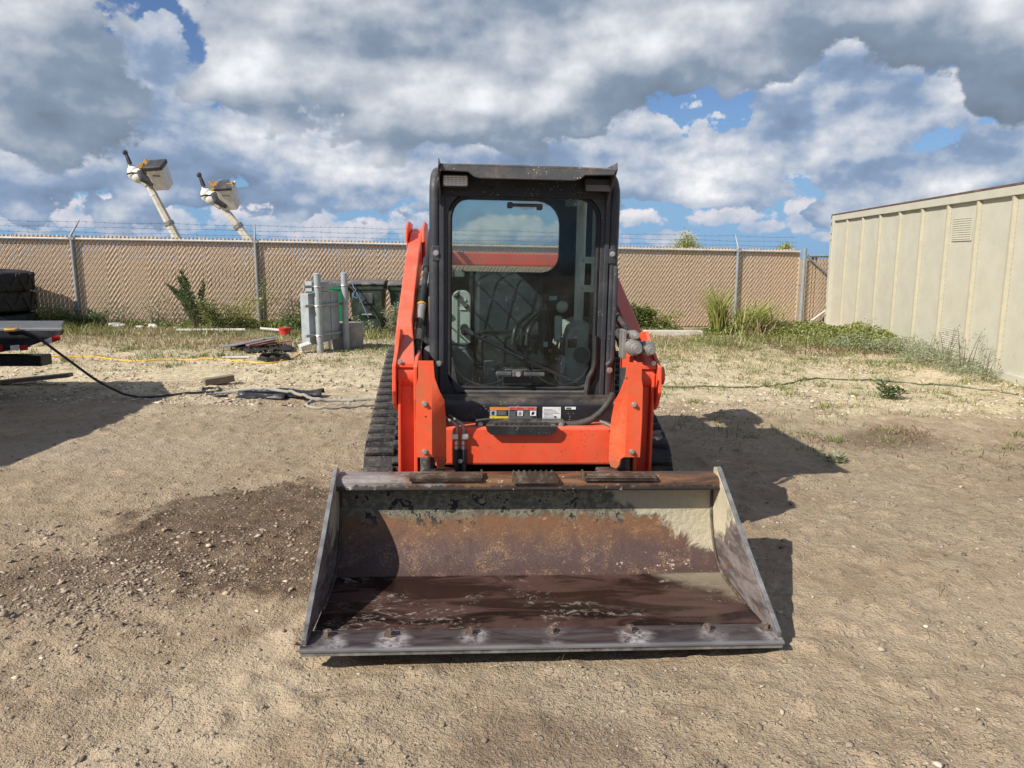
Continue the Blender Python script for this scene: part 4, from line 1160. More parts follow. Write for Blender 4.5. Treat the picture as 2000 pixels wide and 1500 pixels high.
MB().prism([(0.036, 0.667), (0.046, 0.670), (0.052, 0.68), (0.042, 0.688), (0.034, 0.678)], 'y', 1.135, 1.1353).build('symbol', 'black_print', d2)
d3 = decal(0.091, 0.183, 0.642, 0.709, 'white_print', 1.1398)
for i in range(8):
    decal(0.097, 0.176 - 0.012 * ((i * 5) % 4), 0.650 + i * 0.0068, 0.6512 + i * 0.0068, 'grey_print', 1.1382, 'text_line', d3)
decal(0.150, 0.160, 0.655, 0.663, 'black_print', 1.1382, 'text_line', d3)
d4 = decal(0.204, 0.258, 0.697, 0.710, 'white_print', 1.1398)
for i in range(6):
    decal(0.208 + i * 0.0045, 0.2105 + i * 0.0045, 0.7, 0.707, 'black_print', 1.1382, 'text_line', d4)
st = MB()
st.box(-0.245, 0.195, 1.04, 1.138, 0.628, 0.652)
st.build('step_bracket', 'black', loader, bevel=0.004)
bolt((-0.222, 1.04, 0.640), 0.009, 0.012, loader); bolt((0.172, 1.04, 0.640), 0.009, 0.012, loader)
sp_ = MB()
SZ = 0.022
sp_.prism([(-0.17, 0.585 + SZ), (0.115, 0.585 + SZ), (0.135, 0.600 + SZ), (0.145, 0.628 + SZ), (-0.20, 0.628 + SZ), (-0.19, 0.600 + SZ)], 'y', 0.965, 0.98)
sp_.box(-0.195, 0.142, 0.98, 1.04, 0.612 + SZ, 0.624 + SZ)
saw = [(-0.165, 0.627 + SZ)] + [(-0.165 + 0.28 * (i + 0.5) / 24, 0.627 + SZ + (0.010 if i % 2 else 0.002)) for i in range(24)] + [(0.115, 0.627 + SZ)]
sp_.prism(saw, 'y', 0.984, 0.989); sp_.prism(saw, 'y', 1.015, 1.020)
sp_.build('front_step', 'black', loader, bevel=0.004)
for x_ in (-0.337, -0.305):
    ln = MB().tube(catmull([(x_ - 0.07, 1.10, 0.672), (x_ - 0.03, 1.0, 0.668), (x_ - 0.002, 0.985, 0.648), (x_, 0.985, 0.60), (x_, 0.985, 0.545)], 6), 0.0065, 8).build('hydraulic_line', 'dull_steel', loader, smooth=True)
    MB().cyl((x_, 0.985, 0.572), (x_, 0.985, 0.555), 0.010, 6).cyl((x_, 0.985, 0.548), (x_, 0.985, 0.53), 0.0095, 6).build('fitting', 'steel', ln)
    MB().cyl((x_ + 0.003 * (1 if x_ > -0.32 else -1), 0.985, 0.532), (x_ + 0.002, 0.99, 0.40), 0.0135, 8).build('hose', 'hose', ln, smooth=True)
    s_ = -1 if x_ < -0.32 else 1
    MB().box(x_ + s_ * 0.008 - 0.016, x_ + s_ * 0.008 + 0.016, 0.972, 0.998, 0.582, 0.608).build('clamp', 'steel', ln, bevel=0.002)
    bolt((x_ + s_ * 0.017, 0.972, 0.595), 0.006, 0.007, ln)
MB().box(-0.352, -0.288, 0.992, 0.999, 0.40, 0.53).build('hose_bracket', 'black', loader)
bolt((-0.318, 0.975, 0.475), 0.008, 0.008, loader)
MB().tube(catmull([(0.19, 1.07, 0.636), (0.25, 1.065, 0.640), (0.32, 1.06, 0.662), (0.375, 1.07, 0.700), (0.415, 1.09, 0.745), (0.44, 1.13, 0.775)], 8), 0.017, 10).build('loom', 'hose', loader, smooth=True)
MB().tube([(0.40, 0.94, 0.655), (0.37, 0.95, 0.67), (0.345, 0.955, 0.675)], 0.009, 8).build('grease_hose', 'dull_steel', loader, smooth=True)
# ---- cab
CY = 1.32
cab = MB()
outer = rrect(-0.445, 0.445, 0.722, 1.855, (0.01, 0.01, 0.05, 0.05), 7)
inner = rrect(-0.388, 0.385, 0.762, 1.762, (0.09, 0.09, 0.125, 0.125), 7)
cab.ring(outer, inner, 'y', CY, CY + 0.055)
cabo = cab.build('cab', 'cab', loader, bevel=0.006)
# recessed door frame and seal
seal_path = rrect(-0.378, 0.375, 0.772, 1.752, (0.085, 0.085, 0.12, 0.12), 7)
MB().tube([(p[0], CY + 0.010, p[1]) for p in seal_path + [seal_path[0]]], 0.0125, 8, caps=False).build('door_seal', 'seal', cabo, smooth=True)
gl = rrect(-0.379, 0.376, 0.771, 1.753, (0.085, 0.085, 0.12, 0.12), 7)
door = MB().prism(gl, 'y', CY + 0.012, CY + 0.017).build('door_glass', 'glass', cabo)
# outer tubes of the pillars
for sx in (-1, 1):
    MB().tube(catmull([(sx * 0.452, CY + 0.02, 0.725), (sx * 0.452, CY + 0.02, 1.2), (sx * 0.452, CY + 0.02, 1.70), (sx * 0.450, CY + 0.035, 1.80), (sx * 0.445, CY + 0.11, 1.855), (sx * 0.44, CY + 0.3, 1.868), (sx * 0.44, 2.45, 1.868)], 6), 0.030, 12).build('pillar_tube', 'cab', cabo, smooth=True)
    MB().box(sx * 0.418 - 0.012, sx * 0.418 + 0.012, CY - 0.012, CY, 0.735, 1.80).build('pillar_flange', 'cab', cabo, bevel=0.004)
    MB().box(min(sx * 0.30, sx * 0.475), max(sx * 0.30, sx * 0.475), CY - 0.02, CY + 0.06, 0.705, 0.723).build('pillar_foot', 'cab', cabo, bevel=0.003)
    bolt((sx * 0.447, CY - 0.012, 1.46 if sx < 0 else 1.47), 0.010, 0.012, cabo)
    MB().box(sx * 0.447 - 0.018, sx * 0.447 + 0.018, CY - 0.014, CY, 1.42, 1.495).build('hinge_block', 'cab', cabo, bevel=0.004)
    # side grab rail tube next to the right pillar
    MB().tube(catmull([(sx * 0.462, CY - 0.01, 1.40), (sx * 0.464, CY - 0.035, 1.36), (sx * 0.464, CY - 0.035, 1.0), (sx * 0.462, CY - 0.03, 0.93), (sx * 0.440, CY - 0.02, 0.90)], 6), 0.012, 8).build('grab_rail', 'cab', cabo, smooth=True) if sx > 0 else None
bolt((0.452, CY - 0.03, 0.875), 0.011, 0.012, cabo)
bolt((-0.432, CY - 0.012, 0.90), 0.011, 0.012, cabo)
# gusset wedges low left / right of glass
MB().prism([(-0.366, 0.93), (-0.358, 0.93), (-0.335, 0.80), (-0.30, 0.752), (-0.345, 0.752), (-0.366, 0.80)], 'y', CY - 0.014, CY + 0.0).build('corner_gusset', 'cab', cabo, bevel=0.003)
MB().tube(catmull([(0.376, CY - 0.01, 1.05), (0.374, CY - 0.014, 0.90), (0.345, CY - 0.014, 0.82), (0.335, CY - 0.012, 0.728)], 6), 0.014, 8).build('washer_hose', 'hose', cabo, smooth=True)
MB().box(-0.30, 0.33, CY - 0.022, CY - 0.003, 0.728, 0.760).build('door_sill', 'cab', cabo, bevel=0.005)
# roof, visor
MB().box(-0.44, 0.44, CY + 0.06, 2.46, 1.862, 1.888).build('roof', 'cab', cabo, bevel=0.01)
vz = MB()
VA = [(-0.424, 1.838), (-0.290, 1.834), (-0.262, 1.812), (-0.235, 1.806), (0.212, 1.806), (0.238, 1.812), (0.262, 1.832), (0.404, 1.836), (0.406, 1.864), (0.20, 1.872), (-0.2, 1.872), (-0.422, 1.870)]
vz.prism(VA, 'y', 1.105, 1.118)
vz.add([(-0.424, 1.105, 1.868), (0.406, 1.105, 1.862), (0.43, 1.40, 1.905), (-0.43, 1.40, 1.905), (-0.424, 1.105, 1.858), (0.406, 1.105, 1.852), (0.43, 1.40, 1.89), (-0.43, 1.40, 1.89)],
       [(0, 1, 2, 3), (7, 6, 5, 4), (0, 4, 5, 1), (1, 5, 6, 2), (2, 6, 7, 3), (3, 7, 4, 0)])
vis = vz.build('visor', 'visor', cabo, bevel=0.004)
for sx, x_ in ((-1, -0.427), (1, 0.410)):
    MB().prism([(1.085, 1.86), (1.10, 1.892), (1.115, 1.888), (1.30, 1.895), (1.33, 1.70), (1.30, 1.70), (1.25, 1.76)], 'x', x_ - 0.003, x_ + 0.003).build('visor_end_plate', 'visor', cabo)
MB().prism([(-0.425, 1.74), (0.41, 1.74), (0.41, 1.86), (-0.425, 1.86)], 'y', CY - 0.012, CY - 0.004).build('header_panel', 'black', cabo, bevel=0.004)
def lamp(x0, x1, z0, z1, lit, yb):
    L0 = MB().prism(rrect(x0, x1, z0, z1, (0.012,) * 4, 4), 'y', yb, yb + 0.07).build('work_light', 'plastic', cabo, bevel=0.004)
    if lit:
        MB().prism(rrect(x0 + 0.007, x1 - 0.007, z0 + 0.006, z1 - 0.006, (0.01,) * 4, 4), 'y', yb - 0.004, yb - 0.0005).build('lens', 'lens', L0, bevel=0.002)
    else:
        MB().prism(rrect(x0 + 0.006, x1 - 0.006, z0 - 0.012, z0 + 0.018, (0.006,) * 4, 4), 'y', yb - 0.003, yb - 0.0005).build('lens', 'grey_trim', L0, bevel=0.002)
lamp(-0.416, -0.285, 1.774, 1.836, True, 1.225)
lamp(0.278, 0.412, 1.782, 1.830, False, 1.215)
MB().cyl((-0.175, CY - 0.02, 1.785), (-0.175, CY - 0.01, 1.785), 0.010, 10).build('grommet', 'seal', cabo)
# door fittings
h1 = MB()
h1.box(-0.075, 0.065, CY - 0.050, CY - 0.034, 1.692, 1.708); h1.box(-0.093, -0.066, CY - 0.048, CY + 0.01, 1.686, 1.714); h1.box(0.055, 0.082, CY - 0.048, CY + 0.01, 1.680, 1.708)
h1.build('door_handle', 'handle', door, bevel=0.006)
h2 = MB()
h2.box(-0.140, -0.055, CY - 0.045, CY - 0.028, 0.842, 0.866); h2.box(-0.055, 0.0, CY - 0.05, CY - 0.02, 0.838, 0.872); h2.box(0.0, 0.115, CY - 0.045, CY - 0.028, 0.840, 0.863)
hh = h2.build('latch_handle', 'handle', door, bevel=0.007)
MB().cyl((-0.025, CY - 0.05, 0.854), (-0.025, CY - 0.058, 0.854), 0.013, 14).build('lock', 'steel', hh, smooth=True)
MB().prism([(-0.09, 0.872), (0.03, 0.872), (0.045, 0.80), (-0.10, 0.80)], 'y', CY - 0.008, CY + 0.008).build('latch_base', 'black', door, bevel=0.004)
wp = MB()
wp.cyl((-0.302, CY + 0.01, 1.083), (-0.302, CY - 0.03, 1.083), 0.022, 14)
wp.tube([(-0.302, CY - 0.030, 1.083), (-0.255, CY - 0.034, 1.052)], [0.017, 0.014], 8)
wp.tube([(-0.255, CY - 0.034, 1.052), (0.0, CY - 0.030, 0.930)], [0.011, 0.008], 6)
wi = wp.build('wiper', 'plastic', door, smooth=True)
wb = MB()
wb.box(0, 0.36, -0.006, 0.006, -0.007, 0.007, Matrix.Translation((-0.085, CY - 0.012, 0.965)) @ Matrix.Rotation(R(23), 4, 'Y'))
wb.build('wiper_blade', 'seal', wi)
MB().box(0.203, 0.286, CY + 0.0095, CY + 0.011, 1.702, 1.742).build('window_sticker', 'sticker', door)
for sgn in (-1, 1):
    arc = [(sgn * 0.20 + 0.16 * math.cos(a) * 1.0, CY + 0.030, 0.94 + 0.155 * math.sin(a)) for a in np.linspace(R(200), R(340), 14)]
    MB().tube(arc, 0.0028, 4).build('inner_cable', 'beige_trim', door)
# cab walls
for sx in (-1, 1):
    x_ = sx * 0.44
    xa, xb = min(x_, x_ - sx * 0.02), max(x_, x_ - sx * 0.02)
    MB().box(xa, xb, CY + 0.06, 2.46, 0.72, 1.02).build('side_panel', 'cab', cabo)
    MB().box(xa, xb, CY + 0.06, 2.46, 1.79, 1.86).build('side_header', 'cab', cabo)
    MB().box(xa, xb, 2.36, 2.46, 1.02, 1.79).build('rear_pillar', 'cab', cabo)
    MB().box(sx * 0.435 - 0.002, sx * 0.435 + 0.002, CY + 0.06, 2.36, 1.02, 1.79).build('side_glass', 'rear_glass', cabo)
    gr = MB()
    for i in range(11):
        yy = CY + 0.12 + i * 0.088
        gr.box(sx * 0.450 - 0.003, sx * 0.450 + 0.003, yy - 0.003, yy + 0.003, 1.02, 1.79)
    for i in range(4):
        zz_ = 1.12 + i * 0.19
        gr.box(sx * 0.455 - 0.003, sx * 0.455 + 0.003, CY + 0.06, 2.36, zz_ - 0.003, zz_ + 0.003)
    gr.build('side_screen', 'cab', cabo)
outer = rrect(-0.44, 0.44, 0.72, 1.862, (0.01,) * 4, 5)
inner = rrect(-0.395, 0.322, 1.352, 1.812, (0.05, 0.11, 0.15, 0.12), 5)
MB().ring(outer, inner, 'y', 2.46, 2.50).build('rear_wall', 'seat_blue', cabo)
MB().prism(rrect(-0.395, 0.322, 1.352, 1.812, (0.05, 0.11, 0.15, 0.12), 5), 'y', 2.475, 2.48).build('rear_window', 'rear_window', cabo)
MB().box(-0.42, 0.42, CY + 0.06, 2.46, 0.705, 0.722).build('cab_floor', 'black', cabo)
MB().prism([(2.458, 1.825), (2.40, 1.832), (1.45, 1.848), (1.40, 1.858), (2.40, 1.860), (2.458, 1.860)], 'x', -0.41, 0.41).build('headliner', 'grey_trim', cabo)
# interior
se = MB()
se.box(-0.23, 0.20, 1.78, 2.20, 0.80, 1.0)
seat = se.build('seat', 'seat', cabo, bevel=0.04, seg=3)
MB().prism([(2.14, 0.94), (2.26, 0.94), (2.36, 1.34), (2.28, 1.36), (2.20, 1.30)], 'x', -0.235, 0.20).build('seat_back', 'seat_blue', seat, bevel=0.03, seg=3)
MB().box(-0.22, 0.18, 1.70, 2.2, 0.722, 0.80).build('seat_base', 'black', seat, bevel=0.01)
lc = MB().prism(rrect(-0.375, -0.265, 0.95, 1.255, (0.01, 0.01, 0.04, 0.05), 4), 'y', 1.78, 1.84).build('left_console', 'beige_trim', cabo, bevel=0.006)
for (x_, z_, r_) in ((-0.342, 1.225, 0.017), (-0.288, 1.165, 0.015), (-0.300, 1.02, 0.022)):
    MB().ball((x_, 1.765, z_), r_, 10, 6).build('knob', 'plastic', lc, smooth=True)
for (z_) in (1.195, 1.145):
    MB().box(-0.330, -0.292, 1.772, 1.779, z_, z_ + 0.013).build('switch', 'white_fib', lc)
MB().box(-0.375, -0.30, 1.76, 1.86, 1.33, 1.37).build('side_switch_box', 'grey_trim', cabo, bevel=0.006)
MB().prism([(-0.385, 0.722), (-0.25, 0.722), (-0.245, 0.86), (-0.29, 0.93), (-0.385, 0.945)], 'y', 1.70, 2.1).build('left_pod', 'grey_trim', cabo, bevel=0.02)
rc = MB().prism([(0.235, 0.722), (0.41, 0.722), (0.41, 1.09), (0.30, 1.06), (0.26, 0.93)], 'y', 1.68, 2.2).build('right_console', 'beige_trim', cabo, bevel=0.02)
MB().cyl((0.362, 1.69, 0.905), (0.362, 1.672, 0.905), 0.056, 24).build('vent_ring', 'beige_trim', rc, smooth=True)
MB().cyl((0.362, 1.674, 0.905), (0.362, 1.666, 0.905), 0.045, 24).build('round_vent', 'grey_trim', rc, smooth=True)
MB().box(0.24, 0.268, 1.66, 1.682, 0.90, 1.0).build('switch_bank', 'plastic', rc, bevel=0.004)
MB().box(0.245, 0.275, 1.65, 1.69, 0.79, 0.87).build('cup_cap', 'beige_trim', rc, bevel=0.01)
MB().box(0.285, 0.335, 1.67, 1.682, 0.945, 0.995).build('display', 'plastic', rc, bevel=0.004)
js = MB()
js.tube([(0.155, 1.75, 0.93), (0.16, 1.74, 1.02), (0.150, 1.74, 1.10), (0.145, 1.73, 1.16)], [0.045, 0.036, 0.034, 0.022], 10)
jo = js.build('joystick', 'seat', cabo, smooth=True)
MB().box(0.215, 0.26, 1.73, 1.78, 0.97, 1.12).build('armrest_pad', 'beige_trim', cabo, bevel=0.012)
MB().box(0.15, 0.175, 1.70, 1.712, 0.945, 0.975).build('button', 'beige_trim', jo)
MB().ball((0.19, 1.70, 0.925), 0.012, 8, 5).build('red_button', 'pink', jo)
for (x_) in (-0.01, 0.03, 0.068):
    MB().tube(catmull([(x_ + 0.09, 1.86, 1.12), (x_ + 0.03, 1.80, 1.075), (x_, 1.76, 1.03), (x_ - 0.012, 1.75, 0.95)], 5), [0.013] * 16, 8).build('safety_bar', 'plastic', cabo, smooth=True)
MB().ball((0.262, 1.78, 1.17), 0.035, 12, 8).build('round_knob', 'beige_trim', cabo, smooth=True)
MB().box(0.20, 0.245, 1.9, 1.91, 1.20, 1.225).build('wall_label', 'blue_print', cabo)
mi = MB(); mi.ring(rrect(0.312, 0.395, 1.268, 1.455, (0.004,) * 4, 2), rrect(0.335, 0.378, 1.305, 1.42, (0.004,) * 4, 2), 'y', 1.50, 1.508)
mo = mi.build('side_bracket', 'white_fib', cabo)
bolt((0.328, 1.50, 1.435), 0.007, 0.006, mo); bolt((0.328, 1.50, 1.285), 0.007, 0.006, mo)
MB().box(-0.10, 0.06, 1.45, 1.62, 0.728, 0.84).build('foot_plate', 'beige_trim', cabo, bevel=0.01)
MB().box(-0.19, -0.12, 1.5, 1.6, 0.74, 0.88).build('pedal', 'grey_trim', cabo, bevel=0.01)
MB().cyl((0.385, 1.95, 1.02), (0.385, 1.95, 1.78), 0.03, 10).build('side_duct', 'white_fib', cabo, smooth=True)
# ---- hoses between left arm and cab
def loaderhose(name, pts, r, mat='hose'):
    return MB().tube(catmull(pts, 8), r, 10).build(name, mat, loader, smooth=True)
hL = loaderhose('arm_hose', [(-0.52, 2.95, 1.66), (-0.53, 2.7, 1.60), (-0.535, 2.4, 1.44), (-0.545, 2.0, 1.24), (-0.552, 1.75, 1.10), (-0.555, 1.55, 0.98), (-0.53, 1.40, 0.88), (-0.50, 1.3, 0.80)], 0.018)
MB().cyl((-0.548, 1.85, 1.155), (-0.553, 1.72, 1.085), 0.024, 12).build('hose_coupling', 'steel', hL, smooth=True)
MB().cyl((-0.548, 1.87, 1.17), (-0.548, 1.86, 1.16), 0.026, 12).build('hose_ring', 'amber', hL)
MB().cyl((-0.555, 1.56, 0.985), (-0.553, 1.64, 1.035), 0.022, 12).build('hose_coupling', 'dull_steel', hL, smooth=True)
MB().cyl((-0.537, 2.36, 1.425), (-0.539, 2.25, 1.365), 0.026, 12).build('hose_coupling', 'plastic', hL, smooth=True)
loaderhose('arm_hose', [(-0.50, 2.6, 1.55), (-0.51, 2.2, 1.30), (-0.505, 1.8, 1.06), (-0.50, 1.55, 0.92), (-0.49, 1.4, 0.80)], 0.014)
MB().box(-0.515, -0.465, 1.36, 1.60, 0.80, 0.97).build('valve_cover', 'grey_trim', loader, bevel=0.015)
MB().cyl((-0.49, 1.70, 1.22), (-0.49, 1.80, 1.02), 0.012, 8).build('link_rod', 'dull_steel', loader)
MB().box(-0.53, -0.46, 1.5, 2.3, 0.70, 1.0).build('side_tank', 'black', loader, bevel=0.02)
MB().box(0.465, 0.53, 1.5, 2.3, 0.70, 0.98).build('side_tank', 'black', loader, bevel=0.02)
# ---- hydraulic couplers on the right arm
cpk = MB().box(0.455, 0.475, 1.02, 1.10, 0.97, 1.11).build('coupler_bracket', 'dull_steel', armR, bevel=0.004)
for (x_, z_, r_, l_) in ((0.507, 1.028, 0.036, 0.15), (0.577, 1.022, 0.034, 0.13), (0.512, 1.086, 0.021, 0.10)):
    q = MB()
    q.cyl((x_, 1.06, z_), (x_, 1.06 - l_ * 0.55, z_), r_, 18)
    q.cyl((x_, 1.06 - l_ * 0.2, z_), (x_, 1.06 - l_ * 0.32, z_), r_ * 1.12, 18)
    q.cyl((x_, 1.06 - l_ * 0.55, z_), (x_, 1.06 - l_ * 0.78, z_), r_ * 0.76, 18)
    q.cyl((x_, 1.06 - l_ * 0.78, z_), (x_, 1.06 - l_, z_), r_ * 0.55, 16)
    q.cyl((x_, 1.06, z_), (x_, 1.16, z_), r_ * 0.7, 12)
    q.build('coupler', 'dull_steel', armR, bevel=0.003)
loaderhose('coupler_hose', [(0.507, 1.15, 1.028), (0.49, 1.25, 1.06), (0.475, 1.4, 1.12), (0.47, 1.7, 1.25)], 0.020)
loaderhose('coupler_hose', [(0.577, 1.15, 1.022), (0.53, 1.3, 1.02), (0.49, 1.5, 1.07), (0.475, 1.8, 1.18)], 0.018)
loaderhose('coupler_hose', [(0.512, 1.13, 1.086), (0.50, 1.22, 1.12), (0.485, 1.4, 1.18)], 0.014)
MB().cyl((0.62, 1.05, 0.885), (0.668, 1.05, 0.885), 0.045, 16).build('pin_cap', 'orange', armR, smooth=True)
MB().ball((0.64, 1.16, 0.955), 0.022, 10, 6).build('grease_cap', 'yellow_print', armR, smooth=True)

# ------------------------------------------------------------------ bucket-truck booms behind the fence
def boom(name, label, base, tip, bc, tilt, sag):
    root = thing(name, label, 'bucket truck', (base[0], base[1], 0), group='bucket trucks parked beyond the fence')
    B = Vector(base); T = Vector(tip); off = Vector((base[0], base[1], 0))
    d = (T - B).normalized()
    def l(v): return Vector(v) - off
    low = B - d * 1.2
    low.z = max(low.z, 0.95)
    bm_ = MB().tube([l(low), l(B), l(B + (T - B) * 0.45), l(T)], [0.21, 0.20, 0.18, 0.15], 8).build('boom', 'bone_fib', root)
    MB().tube([l(B + d * 0.62), l(B + d * 0.78)], 0.225, 10).build('boom_collar', 'dull_steel', bm_)
    MB().tube([l(T - d * 0.62), l(T - d * 0.50)], 0.175, 8).build('boom_collar', 'white_fib', bm_)
    # head of the boom: white housing with dark fittings
    hd = T + Vector((-0.30, 0, 0.30))
    hm = MB()
    hm.ball(l(hd), 0.40, 14, 8, (1.05, 0.8, 0.85)); hm.ball(l(hd + Vector((-0.30, 0, 0.14))), 0.27, 12, 8, (1, 0.8, 1.25))
    hm.tube([l(T - d * 0.1), l(hd + Vector((0.12, 0, -0.12)))], [0.19, 0.26], 10)
    hm.tube([l(hd + Vector((-0.36, 0, 0.2))), l(hd + Vector((-0.42, 0, 0.56)))], [0.12, 0.09], 8)
    ho = hm.build('boom_head', 'white_fib', root, smooth=True)
    MB().tube([l(hd + Vector((-0.36, -0.1, 0.50))), l(hd + Vector((-0.52, -0.1, 0.98)))], [0.10, 0.07], 7).ball(l(hd + Vector((-0.54, -0.1, 0.98))), 0.12, 8, 5).build('jib_end', 'cover', ho)
    MB().tube([l(hd + Vector((-0.45, -0.27, 0.05))), l(hd + Vector((-0.2, -0.3, 0.10))), l(hd + Vector((0.05, -0.28, 0.08)))], 0.035, 6).build('cable', 'plastic', ho)
    MB().tube([l(hd + Vector((0.14, -0.26, 0.16))), l(hd + Vector((0.30, -0.34, -0.15))), l(hd + Vector((0.66, -0.30, -0.42)))], [0.17, 0.19, 0.08], 8).build('control_boot', 'cover', ho, smooth=True)
    # bucket
    mt = Matrix.Translation(l(bc)) @ Matrix.Rotation(R(tilt), 4, 'X') @ Matrix.Rotation(R(-4), 4, 'Y')
    w0, w1, hh_ = 0.31, 0.35, 1.02
    vs = [(-w0, -w0, -hh_ / 2), (w0, -w0, -hh_ / 2), (w0, w0, -hh_ / 2), (-w0, w0, -hh_ / 2), (-w1, -w1, hh_ / 2), (w1, -w1, hh_ / 2), (w1, w1, hh_ / 2), (-w1, w1, hh_ / 2)]
    bk = MB().add(vs, [(0, 3, 2, 1), (4, 5, 6, 7), (0, 1, 5, 4), (1, 2, 6, 5), (2, 3, 7, 6), (3, 0, 4, 7)]).xform(mt).build('work_bucket', 'white_fib', root, bevel=0.04)
    if not sag:
        MB().box(-w1 - 0.04, w1 + 0.04, -w1 - 0.04, w1 + 0.04, hh_ / 2 - 0.06, hh_ / 2 + 0.13).xform(mt).build('bucket_cover', 'cover', bk, bevel=0.04)
    else:
        MB().add([(-w1 - .03, -w1 - .03, hh_ / 2 - .06), (w1 + .03, -w1 - .03, hh_ / 2 - .06), (w1 + .02, -w1 + .1, hh_ / 2 + .06), (0.12, 0.28, hh_ / 2 + .16), (-w1 - .02, w1, hh_ / 2 + .10), (-w1 - .03, -w1 - .03, hh_ / 2 + .05), (w1 + .03, -w1 - .03, hh_ / 2 + .05)],
                 [(0, 1, 6, 5), (5, 6, 2, 3), (5, 3, 4), (1, 2, 6)]).xform(mt).build('bucket_cover', 'cover', bk)
        MB().box(w1 - 0.06, w1 + 0.02, -w1, w1, hh_ / 2, hh_ / 2 + 0.05).xform(mt).build('bucket_rim', 'bone_fib', bk)
        q = MB()
        for i in range(6):
            q.ball(Vector((0.12 + 0.09 * (i % 3), 0.0 + 0.12 * (i // 3), hh_ / 2 + 0.03)), 0.09, 7, 5)
        q.xform(mt).build('tool_heap', 'amber', bk)
    MB().box(-0.16, 0.16, -w1 - 0.012, -w1 + 0.0, 0.18, 0.25).xform(mt @ Matrix.Rotation(R(6), 4, 'Y')).build('maker_badge', 'grey_print', bk)
    # amber fittings between head and bucket
    q = MB(); rr = random.Random(int(abs(bc[0]) * 10))
    for i in range(18):
        c0 = Vector(bc) + Vector((-0.62 + rr.uniform(-0.22, 0.24), rr.uniform(-0.15, 0.2), 0.42 + rr.uniform(-0.22, 0.26)))
        s_ = rr.uniform(0.035, 0.075)
        q.box(-s_, s_, -s_, s_, -s_ * 1.5, s_ * 1.5, Matrix.Translation(l(c0)) @ Matrix.Rotation(rr.uniform(0, 3), 4, 'Y'))
    q.build('hydraulic_fittings', 'amber', root, bevel=0.01)
    MB().tube([l(hd + Vector((0.2, 0.1, 0.0))), l(Vector(bc) + Vector((-0.38, 0.1, 0.0)))], 0.13, 8).build('bucket_pivot', 'white_fib', root)
    # the truck itself stands hidden behind the slats
    tk = MB(); tk.box(-1.0, 3.4, -0.9, 1.1, 0.55, 1.05); tk.box(3.4, 5.0, -0.9, 1.1, 0.5, 1.5)
    tb = tk.build('truck_body', 'truck_paint', root, bevel=0.05)
    MB().cyl((0.1, 0, 0.9), (0.1, 0, 1.25), 0.4, 14).build('turret', 'white_fib', root)
    for wx in (0.0, 1.0, 4.2):
        for wy in (-0.75, 0.95):
            MB().cyl((wx, wy - 0.13, 0.48), (wx, wy + 0.13, 0.48), 0.47, 18).build('wheel', 'rubber', root)
    return root
boom('bucket_truck', 'taller white bucket truck boom with flat black cover on its bucket above the fence', (-15.07, 34, 2.35), (-16.18, 34, 4.75), (-15.52, 33.85, 5.0), 33, False)
boom('bucket_truck', 'lower white bucket truck boom with sagging black cover and tools in its open bucket', (-11.85, 34, 2.3), (-13.0, 34, 3.80), (-12.55, 33.85, 4.14), 30, True)

# ------------------------------------------------------------------ panel rack, bins, block
rz_ = gzf(-2.78, 11.2)
rack = thing('panel_rack', 'two grey pipe posts carrying electrical enclosures seen from behind near the bins', 'electrical rack', (-2.86, 11.0, rz_), (0, 0, R(58)))
# local x runs along the strut from the near post to the far post; enclosures hang on the +y (left) side
for x_ in (0.0, 0.55):
    p = MB().cyl((x_, 0, -0.1), (x_, 0, 1.16), 0.050, 14).build('post', 'panel_grey', rack, smooth=True)
    MB().ball((x_, 0, 1.16), 0.055, 12, 6, (1, 1, 0.4)).build('post_cap', 'panel_grey', p, smooth=True)
for z_ in (0.98, 0.70, 0.26):
    MB().box(-0.20, 0.66, 0.055, 0.095, z_ - 0.02, z_ + 0.02).build('strut', 'galv', rack, bevel=0.004)
    for x_ in (0.0, 0.55):
        MB().tube([(x_ + 0.058 * math.cos(a), 0.058 * math.sin(a), z_) for a in np.linspace(0, 2 * math.pi, 13)], 0.008, 5, caps=False).build('pipe_clamp', 'steel', rack)
MB().box(-0.10, 0.13, 0.10, 0.27, 0.12, 0.88).build('enclosure', 'panel_grey', rack, bevel=0.006)
MB().box(0.14, 0.34, 0.10, 0.26, 0.14, 0.90).build('enclosure', 'panel_grey', rack, bevel=0.006)
MB().box(0.35, 0.52, 0.10, 0.26, 0.16, 0.90).build('enclosure', 'panel_grey', rack, bevel=0.006)
MB().box(-0.02, 0.34, 0.10, 0.24, 0.905, 1.05).build('enclosure', 'panel_grey', rack, bevel=0.006)
MB().tube(catmull([(0.62, -0.06, 0.71), (0.64, -0.1, 0.9), (0.52, -0.06, 1.0), (0.6, -0.02, 0.95)], 5), 0.006, 5).build('loose_wire', 'galv', rack)
MB().cyl((0.25, 0.05, -0.05), (0.25, 0.05, 0.16), 0.025, 10).build('conduit', 'white_plastic', rack, smooth=True)
jb = MB().box(-0.085, 0.085, -0.06, 0.06, 0.0, 0.085).build('junction_box', 'white_plastic', None, bevel=0.008)
jb.location = (-3.06, 10.95, gzf(-3.06, 10.95) + 0.05); jb.rotation_euler = (R(12), R(-14), R(35))
tag(jb, 'small pale junction box lying tilted at the foot of the panel rack', 'junction box')
cb = MB().box(-0.24, 0.24, -0.2, 0.2, -0.05, 0.40).build('concrete_block', 'concrete', None, bevel=0.02)
cb.location = (-2.62, 11.75, gzf(-2.62, 11.75)); cb.rotation_euler = (0, R(2), R(14))
tag(cb, 'brown grey concrete block standing behind the panel rack', 'concrete block')
